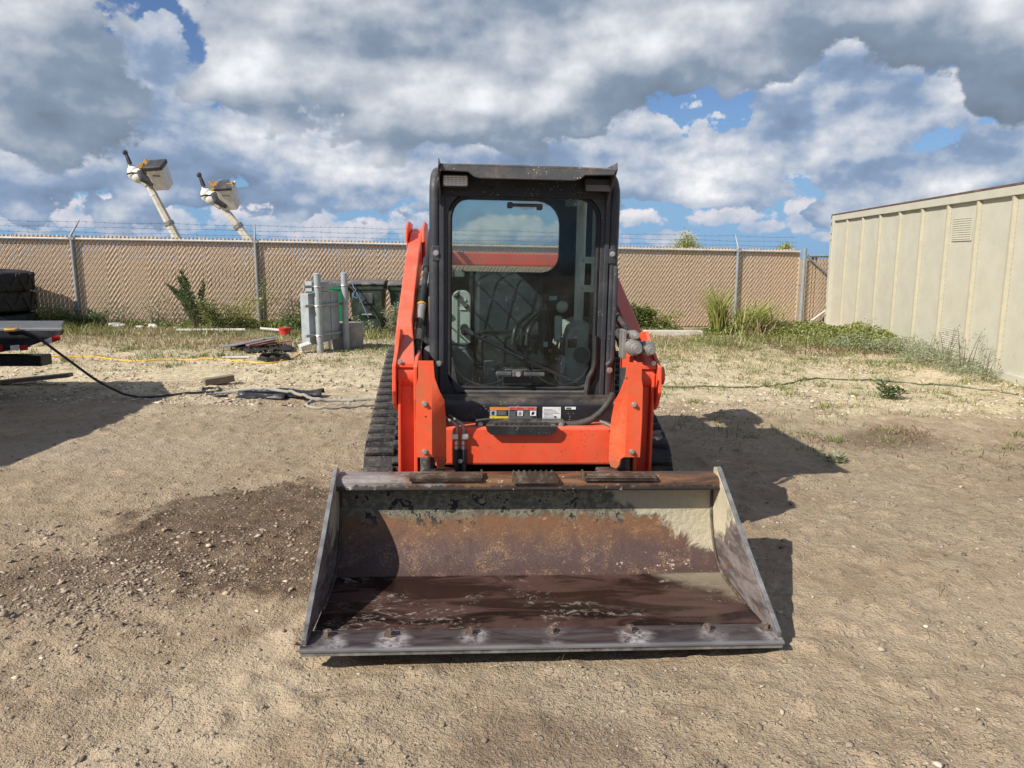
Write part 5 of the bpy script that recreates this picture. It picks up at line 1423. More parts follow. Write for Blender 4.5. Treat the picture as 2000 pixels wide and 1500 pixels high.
def wheelie_bin(name, label, loc, rz, body, lid, w=0.60, group='wheeled bins by the fence'):
    root = thing(name, label, 'bin', loc, (0, 0, rz), group)
    hw, hd = w / 2, 0.34
    b = MB(); z1 = 0.93
    vs = [(-hw * .78, -hd * .70, 0.05), (hw * .78, -hd * .70, 0.05), (hw * .78, hd * .8, 0.05), (-hw * .78, hd * .8, 0.05), (-hw * .93, -hd, 0.80), (hw * .93, -hd, 0.80), (hw * .93, hd, 0.80), (-hw * .93, hd, 0.80), (-hw, -hd * 1.06, 0.82), (hw, -hd * 1.06, 0.82), (hw, hd * 1.04, 0.82), (-hw, hd * 1.04, 0.82), (-hw, -hd * 1.06, z1 - 0.03), (hw, -hd * 1.06, z1 - 0.03), (hw, hd * 1.04, z1 - 0.03), (-hw, hd * 1.04, z1 - 0.03)]
    fs = [(0, 3, 2, 1), (12, 13, 14, 15)]
    for lv in range(3):
        for k_ in range(4):
            a = lv * 4
            fs.append((a + k_, a + (k_ + 1) % 4, a + 4 + (k_ + 1) % 4, a + 4 + k_))
    bo = b.add(vs, fs).build('bin_body', body, root, bevel=0.025)
    MB().box(-hw * .38, hw * .38, -hd * 0.99, -hd * 0.90, 0.56, 0.76).build('lift_pocket', 'bin_lid', bo, bevel=0.012)
    MB().cyl((-0.09, -hd * 0.92, 0.36), (0.09, -hd * 0.92, 0.36), 0.014, 8).build('catch_bar', 'steel', bo)
    l_ = MB()
    l_.prism([(-hd * 1.12, z1 - 0.03), (-hd * 1.12, z1), (-hd * 0.6, z1 + 0.05), (hd * 0.7, z1 + 0.065), (hd * 1.2, z1 + 0.02), (hd * 1.2, z1 - 0.03)], 'x', -hw * 1.04, hw * 1.04)
    l_.box(-hw * 0.55, -hw * 0.25, -hd * 1.16, -hd * 1.0, z1 - 0.02, z1 + 0.012); l_.box(hw * 0.25, hw * 0.55, -hd * 1.16, -hd * 1.0, z1 - 0.02, z1 + 0.012)
    l_.build('lid', lid, root, bevel=0.015)
    for sx in (-1, 1):
        MB().cyl((sx * hw * .80, hd * 0.9, 0.12), (sx * hw * .98, hd * 0.9, 0.12), 0.12, 16).build('wheel', 'rubber', root, smooth=True)
    MB().cyl((-hw, hd * 1.25, z1 - 0.02), (hw, hd * 1.25, z1 - 0.02), 0.018, 8).build('handle', lid, root)
    return root
wheelie_bin('wheeled_bin', 'bright green wheeled bin with black lid behind the grey panel rack', (-3.45, 14.05, gzf(-3.45, 14.05)), R(4), 'bin_green', 'bin_lid', 0.72)
wheelie_bin('wheeled_bin', 'dark olive wheeled bin just right of the panel rack with blue rope at its front', (-2.72, 14.15, gzf(-2.72, 14.15)), R(3), 'bin_dark', 'bin_lid', 0.66)
wheelie_bin('wheeled_bin', 'dark olive wheeled bin half hidden by the orange loader arm', (-2.00, 14.3, gzf(-2.0, 14.3)), R(3), 'bin_dark', 'bin_lid', 0.66)
rp = MB().tube(catmull([(-2.93, 13.74, 1.0), (-2.90, 13.70, 0.92), (-2.86, 13.69, 0.86), (-2.93, 13.69, 0.78), (-2.84, 13.69, 0.72), (-2.84, 13.69, 0.82), (-2.72, 13.68, 0.55), (-2.64, 13.68, 0.36)], 6), 0.010, 6).build('rope', 'blue_rope', None)
tag(rp, 'knotted blue rope hanging down the front of a dark wheeled bin', 'rope')

# ------------------------------------------------------------------ tyres at the left edge
def tyre(label, loc, ro, h, rot):
    root = thing('tyre', label, 'tyre', loc, rot, 'black tyres stacked by the fence')
    m_ = MB(); n = 40; pr = [(0.50, 0), (0.86, 0.0), (0.97, 0.06), (1.0, 0.2), (1.0, 0.8), (0.97, 0.94), (0.86, 1.0), (0.50, 1.0)]
    vs = []
    for i in range(n):
        a = 2 * math.pi * i / n
        for (r_, z_) in pr:
            k_ = ro * r_ * (1.0 + (0.012 if i % 2 and r_ > 0.96 else 0))
            vs.append((k_ * math.cos(a), k_ * math.sin(a), z_ * h))
    L_ = len(pr); fs = []
    for i in range(n):
        j = (i + 1) % n
        for k_ in range(L_):
            k2 = (k_ + 1) % L_
            fs.append((i * L_ + k_, i * L_ + k2, j * L_ + k2, j * L_ + k_))
    m_.add(vs, fs).build('casing', 'tyre', root)
    tr_ = MB()
    for i in range(26):
        a = 2 * math.pi * i / 26
        mt = Matrix.Rotation(a, 4, 'Z') @ Matrix.Translation((ro, 0, h / 2)) @ Matrix.Rotation(R(28 if i % 2 else -28), 4, 'X')
        tr_.box(-0.01, 0.022, -0.035, 0.035, -h * 0.44, h * 0.44, mt)
    tr_.build('tread', 'tyre', root)
    return root
tyre('thick black tyre lying at the bottom of the stack behind the flatbed tail', (-9.30, 13.5, 0.10), 0.57, 0.36, (R(2), 0, 0.3))
tyre('black tyre in the middle of the stack at the left edge', (-9.42, 13.52, 0.475), 0.66, 0.38, (R(-2), R(1), 1.1))
tyre('black tyre topmost of the stack at the left edge', (-9.40, 13.5, 0.875), 0.65, 0.36, (R(2), R(-2), 2.0))

# ------------------------------------------------------------------ flatbed tail at the left edge, truck body just outside
flat = thing('flatbed_trailer', 'black flatbed tail with red and white reflective tape reaching in from the left', 'trailer', (-4.22, 6.95, 0.08))
# local: x=0 is the tip, the deck runs to -x
dk = MB().prism([(-3.4, 0.0), (0.0, 0.0), (-0.43, 0.75), (-3.4, 0.75)], 'z', 0.700, 0.718).build('deck', 'deck', flat, bevel=0.003)
rb = MB()
for i in range(110):
    xr_ = -3.39 + i * 0.0305
    rb.box(xr_, xr_ + 0.013, 0.01, min(0.74, -xr_ / 0.43 * 0.75 - 0.02) if xr_ > -0.43 else 0.74, 0.7185, 0.724) if xr_ < -0.04 else None
rb.build('tread_ribs', 'deck', dk)
MB().prism([(-3.4, 0.45), (-0.80, 0.45), (-0.36, 0.535), (-0.01, 0.655), (0.0, 0.699), (-3.4, 0.699)], 'y', -0.002, 0.03).build('side_rail', 'black', flat, bevel=0.004)
MB().prism([(-3.4, 0.45), (-0.80, 0.45), (-0.79, 0.535), (-0.44, 0.655), (-0.43, 0.699), (-3.4, 0.699)], 'y', 0.72, 0.75).build('side_rail', 'black', flat, bevel=0.004)
def tape(u0, u1, mat, ang=False):
    if ang:
        a0, a1 = -0.19 + u0, -0.19 + u1
        sl_ = 0.34
        f = lambda u: 0.600 + sl_ * (u + 0.10)
        MB().prism([(a0, f(a0) - 0.02), (a1, f(a1) - 0.02), (a1, f(a1) + 0.032), (a0, f(a0) + 0.032)], 'y', -0.0055, -0.003).build('reflective_tape', mat, flat)
    else:
        MB().prism([(u0, 0.502), (u1, 0.510), (u1, 0.560), (u0, 0.552)], 'y', -0.0055, -0.003).build('reflective_tape', mat, flat)
tape(0.0, 0.085, 'tape_white', True); tape(0.087, 0.165, 'tape_red', True)
tape(-0.50, -0.415, 'tape_white'); tape(-0.413, -0.335, 'tape_red'); tape(-0.66, -0.575, 'tape_red'); tape(-0.75, -0.662, 'tape_white')
MB().box(-3.4, -0.42, 0.30, 0.48, 0.31, 0.415).build('rear_beam', 'black', flat, bevel=0.01)
MB().box(-0.86, -0.35, 0.015, 0.05, 0.668, 0.699).build('rub_rail', 'dull_steel', flat, bevel=0.003)
MB().cyl((-0.52, -0.02, 0.70), (-0.40, -0.02, 0.705), 0.018, 8).build('brass_coupling', 'amber', flat)
MB().box(-2.6, -2.3, 0.1, 0.3, 0.0, 0.45).build('support_leg', 'black', flat)
MB().cyl((-2.0, 0.12, 0.30), (-2.0, 0.38, 0.30), 0.30, 20).build('wheel', 'rubber', flat)
box = thing('box_truck', 'dark box truck parked just outside the left edge casting its shadow over the dirt', 'truck', (-6.55, 3.4, 0.1))
MB().box(-1.1, 1.1, -0.6, 2.50, 0.75, 2.02).build('cargo_box', 'truck_paint', box, bevel=0.02)
MB().box(-1.0, 1.0, -2.5, -0.65, 0.5, 1.85).build('truck_cab', 'truck_paint', box, bevel=0.08)
MB().box(-0.9, 0.9, -2.3, 2.9, 0.45, 0.74).build('truck_frame', 'black', box)
for wy in (-1.7, 2.2):
    for sx in (-1, 1):
        MB().cyl((sx * 0.98 - 0.12, wy, 0.38), (sx * 0.98 + 0.12, wy, 0.38), 0.42, 20).build('wheel', 'rubber', box)
pk = MB().box(-0.6, 0.6, -0.06, 0.06, 0.0, 0.04).build('timber_plank', 'wood', None, bevel=0.004)
pk.location = (-5.45, 8.0, gzf(-5.45, 8.0) + 0.02); pk.rotation_euler = (0, R(-5), R(8))
tag(pk, 'weathered timber plank lying under the rear beam of the flatbed', 'plank')

# ------------------------------------------------------------------ hoses, cords and litter on the ground
def on_ground(pts, lift):
    return [(x_, y_, gzf(x_, y_) + lift) for x_, y_ in pts]
def groundline(name, label, cat, pts, r, mat, n=10, lead=None, over=None):
    P = catmull([(a, b, 0) for a, b in pts], n)
    q = on_ground([(p.x, p.y) for p in P], r * 0.9)
    if lead:
        q = lead + q
    if over:
        q = [(a, b, c_ + over[2] * max(0.0, 1 - abs((a - over[0]) / over[1]) ** 3)) for a, b, c_ in q]
    return tag(MB().tube(q, r, 7).build(name, mat, None, smooth=True), label, cat)
lead = [tuple(p) for p in catmull([(-4.66, 6.93, 0.79), (-4.45, 6.88, 0.74), (-4.22, 6.95, 0.52), (-3.99, 7.05, 0.28), (-3.80, 7.15, 0.13)], 8)]
groundline('air_hose', 'black air hose drooping from the flatbed tail and trailing over the dirt', 'hose', [(-3.68, 7.22), (-3.55, 7.3), (-3.37, 7.5), (-3.11, 7.66), (-3.17, 7.9), (-3.29, 7.85), (-3.22, 7.62), (-3.02, 7.40), (-2.9, 7.45)], 0.0125, 'hose', 8, lead)
groundline('garden_hose', 'pale grey hose snaking past the black gutter with a loop beside the loader track', 'hose', [(-3.12, 7.43), (-2.98, 7.56), (-2.83, 7.58), (-2.55, 7.52), (-2.25, 7.42), (-2.0, 7.32), (-1.7, 7.36), (-1.35, 7.44), (-1.0, 7.5)], 0.016, 'pale_hose', over=(-2.42, 0.50, 0.062))
groundline('garden_hose', 'grey hose loop lying on the dirt left of the loader track', 'hose', [(-1.0, 7.3), (-1.37, 7.15), (-1.62, 6.97), (-1.84, 6.90), (-1.99, 7.03), (-2.0, 7.22), (-1.85, 7.33), (-1.6, 7.36)], 0.014, 'pale_hose')
P = [(-3.27 + (0.21 - 0.012 * i / 12) * math.cos(i * 0.52), 10.12 + (0.30 - 0.02 * i / 12) * math.sin(i * 0.52)) for i in range(44)]
coil = MB().tube([(x_, y_, gzf(x_, y_) + 0.012 + 0.018 * (i // 12)) for i, (x_, y_) in enumerate(P)], 0.012, 6).build('hose_coil', 'hose', None, smooth=True)
tag(coil, 'flat coil of dark hose lying in the grass left of the panel rack', 'hose coil')
groundline('extension_cord', 'yellow extension cord running through the dry grass to the junction box', 'cord', [(-6.9, 9.95), (-6.39, 9.99), (-5.9, 10.06), (-5.58, 10.04), (-5.3, 9.93), (-5.0, 9.87), (-4.68, 10.02), (-4.3, 9.99), (-3.97, 10.0), (-3.7, 9.82), (-3.52, 9.74), (-3.3, 9.70), (-3.13, 9.80), (-3.08, 10.2), (-3.10, 10.75)], 0.011, 'yellow_cord')
groundline('garden_hose', 'thin dark green hose crossing the pale gravel right of the loader', 'hose', [(1.2, 8.42), (1.6, 8.49), (2.0, 8.45), (2.38, 8.48), (2.7, 8.50), (2.99, 8.56), (3.25, 8.74), (3.49, 8.94), (3.78, 9.16), (4.2, 9.2), (4.67, 9.15), (5.0, 9.02), (5.32, 8.94), (5.8, 8.36)], 0.010, 'green_hose')
gt = thing('gutter_piece', 'crumpled black plastic gutter lying on the dirt under the pale hose', 'gutter', (-2.40, 7.50, gzf(-2.4, 7.5)), (0, R(-1), R(3)))
def channel(x0, x1, w, y0, h):
    vs = []; n = 14; m_ = 7
    for i in range(n + 1):
        u = i / n; x_ = x0 + (x1 - x0) * u
        for k_ in range(m_):
            a = math.pi * k_ / (m_ - 1)
            rr = w * (1 + 0.12 * math.sin(u * 9 + k_ * 2.0))
            vs.append((x_, y0 + rr * math.cos(a) + 0.03 * math.sin(u * 5), 0.006 + h * math.sin(a) * (1 + 0.25 * math.sin(u * 11 + y0 * 20))))
    return vs, [(i * m_ + k_, i * m_ + k_ + 1, (i + 1) * m_ + k_ + 1, (i + 1) * m_ + k_) for i in range(n) for k_ in range(m_ - 1)]
for (x0, x1, w, y0, h) in ((-0.42, 0.44, 0.085, 0.11, 0.055), (-0.40, 0.10, 0.06, -0.07, 0.04), (0.0, 0.36, 0.05, -0.05, 0.03)):
    o_ = MB().add(*channel(x0, x1, w, y0, h)).build('channel', 'plastic', gt, smooth=True)
    so = o_.modifiers.new('solid', 'SOLIDIFY'); so.thickness = 0.004
wbk = MB().box(-0.16, 0.16, -0.05, 0.05, 0, 0.075).build('wood_block', 'wood', None, bevel=0.004)
wbk.location = (-3.26, 8.15, gzf(-3.26, 8.15) + 0.005); wbk.rotation_euler = (0, R(-4), R(38))
tag(wbk, 'short weathered timber offcut on the dirt above the black hose loop', 'wood block')
sp1 = MB()
for i in range(9):
    a0 = -0.16 + i * 0.04
    sp1.prism([(a0, 0.0), (a0 + 0.012, 0.018), (a0 + 0.028, 0.018), (a0 + 0.04, 0.0), (a0 + 0.04, 0.006), (a0 + 0.026, 0.024), (a0 + 0.014, 0.024), (a0, 0.006)], 'x', -0.40, 0.40)
so_ = sp1.build('corrugated_panel', 'panel_grey', None)
so_.location = (-4.02, 11.30, gzf(-4.1, 11.3) + 0.09); so_.rotation_euler = (R(-8), R(-4), R(58))
tag(so_, 'grey corrugated panel lying on a heap of scrap in the dry grass', 'panel')
hp = MB()
rr = random.Random(9)
for i in range(14):
    cx_, cy_ = rr.uniform(-0.25, 0.25), rr.uniform(-0.35, 0.35)
    hp.box(-0.22, 0.22, -0.05, 0.05, 0, 0.022, Matrix.Translation((cx_, cy_, 0.01 + 0.01 * i * rr.uniform(0.3, 1))) @ Matrix.Rotation(rr.uniform(-0.5, 0.9), 4, 'Z') @ Matrix.Rotation(rr.uniform(-0.12, 0.12), 4, 'Y'))
hpo = hp.build('scrap_heap', 'brown_sheet', None)
hpo.location = (-3.82, 11.35, gzf(-3.82, 11.35)); hpo['kind'] = 'stuff'; hpo['label'] = 'low heap of reddish brown scrap strips beside the grey panel'
bs = MB()
vs = []; n = 10
for i in range(n + 1):
    for j in range(n + 1):
        vs.append((-0.35 + 0.7 * i / n, -0.2 + 0.4 * j / n, 0.03 + 0.04 * mnoise.noise((i * 0.5, j * 0.5, 2.2)) + 0.03 * mnoise.noise((i * 1.1, j * 1.1, 5.2))))
bso = bs.add(vs, [(i * (n + 1) + j, i * (n + 1) + j + 1, (i + 1) * (n + 1) + j + 1, (i + 1) * (n + 1) + j) for i in range(n) for j in range(n)]).build('black_tarp', 'plastic', None, smooth=True)
bso.location = (-3.62, 10.98, gzf(-3.62, 10.98)); bso.rotation_euler = (0, 0, R(20))
so = bso.modifiers.new('solid', 'SOLIDIFY'); so.thickness = 0.004
tag(bso, 'crumpled black plastic sheet in front of the scrap heap', 'plastic sheet')
pr_ = MB().cyl((-0.18, 0, 0.02), (0.18, 0, 0.02), 0.018, 8).build('pipe_offcut', 'white_plastic', None, smooth=True)
pr_.location = (-3.80, 10.14, gzf(-3.8, 10.14)); pr_.rotation_euler = (0, 0, R(6)); tag(pr_, 'short white pipe offcut beside the hose coil', 'pipe')
for (x0, y0, x1, y1, lab) in ((-6.06, 13.4, -4.88, 13.55, 'long white pipe lying in the weeds below the fence'), (-4.70, 13.85, -4.25, 13.80, 'short white pipe lying left of the red pail')):
    o_ = MB().cyl((x0, y0, gzf(x0, y0) + 0.05), (x1, y1, gzf(x1, y1) + 0.05), 0.028, 10).build('plastic_pipe', 'white_plastic', None, smooth=True); tag(o_, lab, 'pipe')
rd = thing('pail', 'small red pail standing in the grass near the fence', 'pail', (-4.08, 13.3, gzf(-4.08, 13.3)))
MB().tube([(0, 0, -0.02), (0, 0, 0.12), (0, 0, 0.125), (0, 0, 0.15)], [0.085, 0.10, 0.11, 0.11], 16).build('pail_body', 'red_plastic', rd, smooth=True)
MB().tube([(0.108 * math.cos(a), 0.02, 0.14 - 0.09 * math.sin(a)) for a in np.linspace(0, math.pi, 10)], 0.004, 5).build('handle', 'steel', rd)
rd2 = MB().add([(0, 0, 0), (0.22, 0.05, 0.02), (0.2, 0.14, 0.05), (0.02, 0.1, 0.03), (0.1, 0.06, 0.06)], [(0, 1, 4), (1, 2, 4), (2, 3, 4), (3, 0, 4)]).build('plastic_scrap', 'red_plastic', None)
rd2.location = (-3.86, 13.5, gzf(-3.86, 13.5) + 0.01); tag(rd2, 'crumpled red plastic scrap right of the red pail', 'scrap')
for i, (x_, y_, s_, lab) in enumerate(((-7.45, 14.0, 0.30, 'white plastic bag crumpled at the fence foot behind the flatbed'), (-6.82, 14.1, 0.24, 'crumpled white plastic rubbish near the fence right of another bag'), (-7.0, 13.95, 0.14, 'small white scrap between two plastic bags by the fence'))):
    m_ = MB().ball((0, 0, 0), s_ * 0.42, 22, 12, (1.2, 0.7, 0.42))
    m_.v = [tuple(Vector(v) * (1 + 0.75 * mnoise.noise(Vector(v) * 13 + Vector((i * 3, 0, 0))))) for v in m_.v]
    o_ = m_.build('plastic_bag', 'white_plastic', None); o_.location = (x_, y_, gzf(x_, y_) + 0.06); tag(o_, lab, 'plastic bag')
cbm = MB().box(-0.58, 0.58, -0.08, 0.08, -0.02, 0.10).build('concrete_beam', 'pale_concrete', None, bevel=0.012)
cbm.location = (3.12, 14.35, gzf(3.12, 14.35)); cbm.rotation_euler = (0, R(1.0), R(7)); tag(cbm, 'long pale concrete beam lying in front of the fence right of the loader', 'concrete beam')

# ------------------------------------------------------------------ vegetation
def blades(cx, cy, n, h, spread, lean, w=0.006, hv=0.4, r=None):
    r = r or rng
    n = int(n)
    bx = cx + r.normal(0, spread, n); by = cy + r.normal(0, spread, n)
    return blades_at(bx, by, h, lean, w, hv, r)
def blades_at(bx, by, h, lean, w, hv=0.4, r=None, z=None):
    r = r or rng
    n = len(bx)
    bz = gz(bx, by) - 0.005 if z is None else z
    a = r.uniform(0, 2 * np.pi, n); L_ = h * (1 + hv * r.uniform(-1, 1, n)); ln = lean * r.uniform(0.2, 1.2, n)
    fa = r.uniform(0, 2 * np.pi, n)
    sx_, sy_ = np.cos(fa) * w, np.sin(fa) * w
    dx_, dy_ = np.cos(a), np.sin(a)
    P0 = np.stack([bx, by, bz], 1)
    P1 = P0 + np.stack([dx_ * L_ * ln * 0.35, dy_ * L_ * ln * 0.35, L_ * 0.55], 1)
    P2 = P0 + np.stack([dx_ * L_ * ln * 1.0, dy_ * L_ * ln * 1.0, L_ * (1 - 0.35 * np.minimum(ln, 1.3))], 1)
    S = np.stack([sx_, sy_, np.zeros(n)], 1)
    V = np.stack([P0 - S, P0 + S, P1 - S * 0.8, P1 + S * 0.8, P2 - S * 0.15, P2 + S * 0.15], 1).reshape(-1, 3)
    b = (np.arange(n) * 6)[:, None]
    F_ = np.concatenate([b + np.array([[0, 1, 3, 2]]), b + np.array([[2, 3, 5, 4]])])
    return V, F_, np.repeat(r.uniform(0, 1, n), 6)
def leaves_np(P, D, L_, Wd, r, tone=None):
    n = len(P)
    D = D / np.maximum(1e-6, np.linalg.norm(D, axis=1))[:, None]
    up = r.normal(0, 1, (n, 3)); S = np.cross(D, up); S = S / np.maximum(1e-6, np.linalg.norm(S, axis=1))[:, None]
    L_ = np.asarray(L_).reshape(-1, 1) * np.ones((n, 1)); Wd = np.asarray(Wd).reshape(-1, 1) * np.ones((n, 1))
    V = np.stack([P, P + D * L_ * 0.5 + S * Wd * 0.5, P + D * L_, P + D * L_ * 0.5 - S * Wd * 0.5], 1).reshape(-1, 3)
    F_ = (np.arange(n) * 4)[:, None] + np.array([[0, 1, 2, 3]])
    return V, F_, np.repeat(r.uniform(0, 1, n) if tone is None else tone, 4)
class Acc:
    def __init__(s): s.V = []; s.F = []; s.T = []; s.n = 0
    def add(s, V, F_, T):
        s.V.append(V); s.F.append(F_ + s.n); s.T.append(T); s.n += len(V)
    def build(s, name, mat, parent=None):
        return np_mesh(name, np.concatenate(s.V), np.concatenate(s.F), mat, parent, np.concatenate(s.T))
def bushy(name, label, cat, loc, stems, h, spread, leaf, mat, nleaf, seed, lean=0.5, stem_mat='bark', group=None, feather=False, lean_dir=None):
    """weed or shrub: curved stems, each with its own leaves"""
    r = np.random.default_rng(seed)
    x0, y0 = loc
    root = thing(name, label, cat, (x0, y0, gzf(x0, y0)), group=group)
    sm_ = MB(); acc = Acc()
    for i in range(stems):
        a = r.uniform(0, 2 * np.pi); hh_ = h * r.uniform(0.55, 1.0); ln = lean * r.uniform(0.3, 1.0)
        b0 = np.array([np.cos(a) * spread * r.uniform(0, 0.7), np.sin(a) * spread * r.uniform(0, 0.5), -0.03])
        dirx = np.cos(a) * ln + (lean_dir or 0) * r.uniform(0.3, 1)
        diry = np.sin(a) * ln * 0.6
        pts = []
        for k_ in range(6):
            t = k_ / 5
            pts.append(b0 + np.array([dirx * hh_ * (0.4 * t + 0.6 * t * t), diry * hh_ * t, hh_ * t * (1 - 0.12 * abs(dirx) * t)]))
        pts = np.array(pts)
        sm_.tube([tuple(p) for p in pts], [0.011 * (1 - 0.14 * k_) * max(0.5, h) for k_ in range(6)], 5, caps=False)
        n = nleaf
        t = r.uniform(0.12, 1.0, n) ** 0.85
        seg = np.minimum((t * 5).astype(int), 4); f = t * 5 - seg
        P = pts[seg] * (1 - f)[:, None] + pts[seg + 1] * f[:, None]
        aa = r.uniform(0, 2 * np.pi, n)
        out = np.stack([np.cos(aa), np.sin(aa), r.uniform(-0.1, 0.9, n)], 1)
        if feather:
            out = out * np.array([1, 0.7, 1]) + (pts[-1] - pts[0]) / hh_ * 0.8
            off_r = r.uniform(0, 1, n) * 0.10 * h * (1.05 - t)
        else:
            off_r = r.uniform(0.0, 1.0, n) * 0.22 * h * (1.1 - 0.6 * t)
        P = P + out * off_r[:, None]
        acc.add(*leaves_np(P, out, leaf * r.uniform(0.6, 1.3, n), leaf * r.uniform(0.22, 0.42, n), r))
    sm_.build('stem', stem_mat, root)
    acc.build('foliage', mat, root)
    return root
# shrubs and weeds along the fence
bushy('feathery_shrub', 'dark feathery shrub with tall leaning plumes against the fence behind the white pipe', 'shrub', (-5.95, 14.05), 8, 1.22, 0.16, 0.062, 'leaf_dark', 300, 21, 0.75, feather=True, lean_dir=-0.22)
bushy('leafy_weed', 'bright green leafy weed right of the dark feathery shrub', 'weed', (-5.45, 13.9), 12, 0.62, 0.30, 0.055, 'leaf_green', 170, 22, 0.6)
bushy('leafy_weed', 'tall thin green weed climbing the second fence post', 'weed', (-4.93, 14.7), 7, 1.05, 0.10, 0.045, 'leaf_green', 100, 23, 0.22)
bushy('leafy_weed', 'olive weed with dry stems between the shrub and the second fence post', 'weed', (-5.15, 14.2), 10, 0.66, 0.30, 0.05, 'leaf_yellow', 90, 24, 0.5)
bushy('leafy_weed', 'dark green bushy weed left of the grey panel rack', 'weed', (-4.05, 14.35), 13, 0.62, 0.35, 0.055, 'leaf_dark', 150, 25, 0.6)
bushy('leafy_weed', 'olive weed growing against the slats beside the green bin', 'weed', (-3.75, 14.55), 9, 0.85, 0.22, 0.05, 'leaf_yellow', 90, 26, 0.3)
bushy('leafy_weed', 'thin weed growing in front of the middle dark bin', 'weed', (-2.72, 13.5), 7, 0.42, 0.16, 0.045, 'leaf_grey', 60, 27, 0.5)
bushy('leafy_weed', 'grey green weed in front of the bin beside the loader arm', 'weed', (-2.12, 13.55), 8, 0.66, 0.14, 0.05, 'leaf_grey', 120, 28, 0.3)
bushy('leafy_weed', 'sprawling dark weed at the foot of the first fence post', 'weed', (-8.15, 14.1), 16, 0.40, 0.55, 0.055, 'leaf_dark', 130, 29, 0.8)
bushy('leafy_weed', 'green weed between the tyre stack and the first fence post', 'weed', (-8.75, 14.0), 14, 0.50, 0.40, 0.05, 'leaf_green', 110, 30, 0.7)
bushy('leafy_weed', 'sparse tall weed against the slats right of the first fence post', 'weed', (-7.65, 14.35), 6, 0.62, 0.22, 0.045, 'leaf_grey', 70, 31, 0.35)
bushy('leafy_weed', 'sparse pale weed against the slats behind the white rubbish', 'weed', (-6.95, 14.45), 6, 0.70, 0.22, 0.045, 'leaf_grey', 70, 32, 0.35)
bushy('leafy_weed', 'bright green fine weed right beside the loader arm at the fence', 'weed', (2.55, 15.1), 22, 0.62, 0.30, 0.075, 'leaf_green', 150, 33, 0.4)
bushy('leafy_weed', 'olive weed with brown stems right of the bright green weed', 'weed', (3.05, 15.2), 12, 0.50, 0.32, 0.06, 'leaf_yellow', 90, 34, 0.6)
bushy('leafy_weed', 'small broad leaved green weed alone on the pale gravel by the container', 'weed', (4.13, 7.95), 7, 0.26, 0.08, 0.07, 'leaf_dark', 26, 35, 0.55)
bushy('leafy_weed', 'small dry weed at the tip of the cab shadow', 'weed', (2.42, 5.35), 6, 0.13, 0.07, 0.05, 'leaf_grey', 22, 36, 0.8)
# tall grass clump at the third post
def grass_clump(label, x0, y0, n, h, lean, mat, seed, spread, w=0.012, dirx=0.0):
    r = np.random.default_rng(seed)
    root = thing('grass_clump', label, 'grass clump', (x0, y0, gzf(x0, y0)), group='tall grass clumps by the fence')
    bx = r.normal(0, spread, n); by = r.normal(0, spread * 0.6, n)
    V, F_, T = blades_at(bx, by, h, lean, w, 0.45, r, z=np.full(n, -0.02))
    if dirx:
        V = V.copy(); V[:, 0] += dirx * np.maximum(V[:, 2], 0) ** 1.4
    np_mesh('grass_blades', V, F_, mat, root, T)
    return root
grass_clump('tall upright green grass clump left of the third fence post', 4.17, 14.9, 240, 0.82, 0.42, 'leaf_yellow', 41, 0.07, 0.011, -0.10)
grass_clump('wide leaning yellow green grass clump at the foot of the third fence post', 4.72, 14.75, 420, 0.62, 0.9, 'leaf_yellow', 42, 0.20, 0.011, 0.35)
grass_clump('brown dry grass clump spilling below the green clumps', 4.95, 14.6, 300, 0.40, 1.0, 'grass_dry', 43, 0.25, 0.010)
# vine mass beside the container
acc = Acc(); r = np.random.default_rng(51)
def mass(acc, cx, cy, rx, ry, hz_, n, leaf):
    a = r.uniform(0, 2 * np.pi, n); q = np.sqrt(r.uniform(0, 1, n))
    x_ = cx + rx * q * np.cos(a); y_ = cy + ry * q * np.sin(a)
    top = hz_ * np.sqrt(np.maximum(0, 1 - q * q)) * (0.7 + 0.8 * (fbm(x_ * 3 + 5, y_ * 3, 3) + 0.25))
    z_ = gz(x_, y_) + top * r.uniform(0.15, 1, n) ** 0.5
    D = np.stack([r.normal(0, 1, n), r.normal(0, 1, n) - 0.3, r.uniform(0, 0.9, n)], 1)
    acc.add(*leaves_np(np.stack([x_, y_, z_], 1), D, leaf * r.uniform(0.6, 1.3, n), leaf * r.uniform(0.5, 0.8, n), r))
mass(acc, 5.75, 14.6, 0.9, 1.0, 0.32, 4600, 0.05)
mass(acc, 6.3, 13.4, 0.5, 1.2, 0.40, 4200, 0.05)
mass(acc, 5.2, 15.3, 1.0, 0.5, 0.26, 2200, 0.05)
o = acc.build('vine_cover', 'leaf_vine'); o['kind'] = 'stuff'
acc = Acc()
for (cx, cy, rx, ry, hz_, n) in ((-8.6, 14.15, 0.7, 0.30, 0.28, 1500), (-7.2, 14.4, 0.8, 0.25, 0.16, 800), (-5.6, 14.3, 0.9, 0.35, 0.26, 1800), (-4.3, 14.55, 0.7, 0.3, 0.24, 1300), (-3.2, 13.5, 0.8, 0.25, 0.12, 600), (2.8, 15.2, 0.8, 0.3, 0.22, 1300), (4.4, 14.9, 0.8, 0.3, 0.2, 1100)):
    mass(acc, cx, cy, rx, ry, hz_, n, 0.045)
o = acc.build('fence_weeds', 'leaf_green'); o['kind'] = 'stuff'
acc = Acc()
for (cx, cy, rx, ry, hz_, n) in ((6.25, 11.8, 0.42, 1.0, 0.33, 3000), (6.12, 10.6, 0.40, 0.9, 0.29, 2600), (6.0, 9.7, 0.25, 0.6, 0.2, 1200), (5.9, 12.6, 0.5, 0.7, 0.28, 1800)):
    mass(acc, cx, cy, rx, ry, hz_, int(n * 1.0), 0.026)
o = acc.build('weed_cover', 'leaf_grey'); o['kind'] = 'stuff'
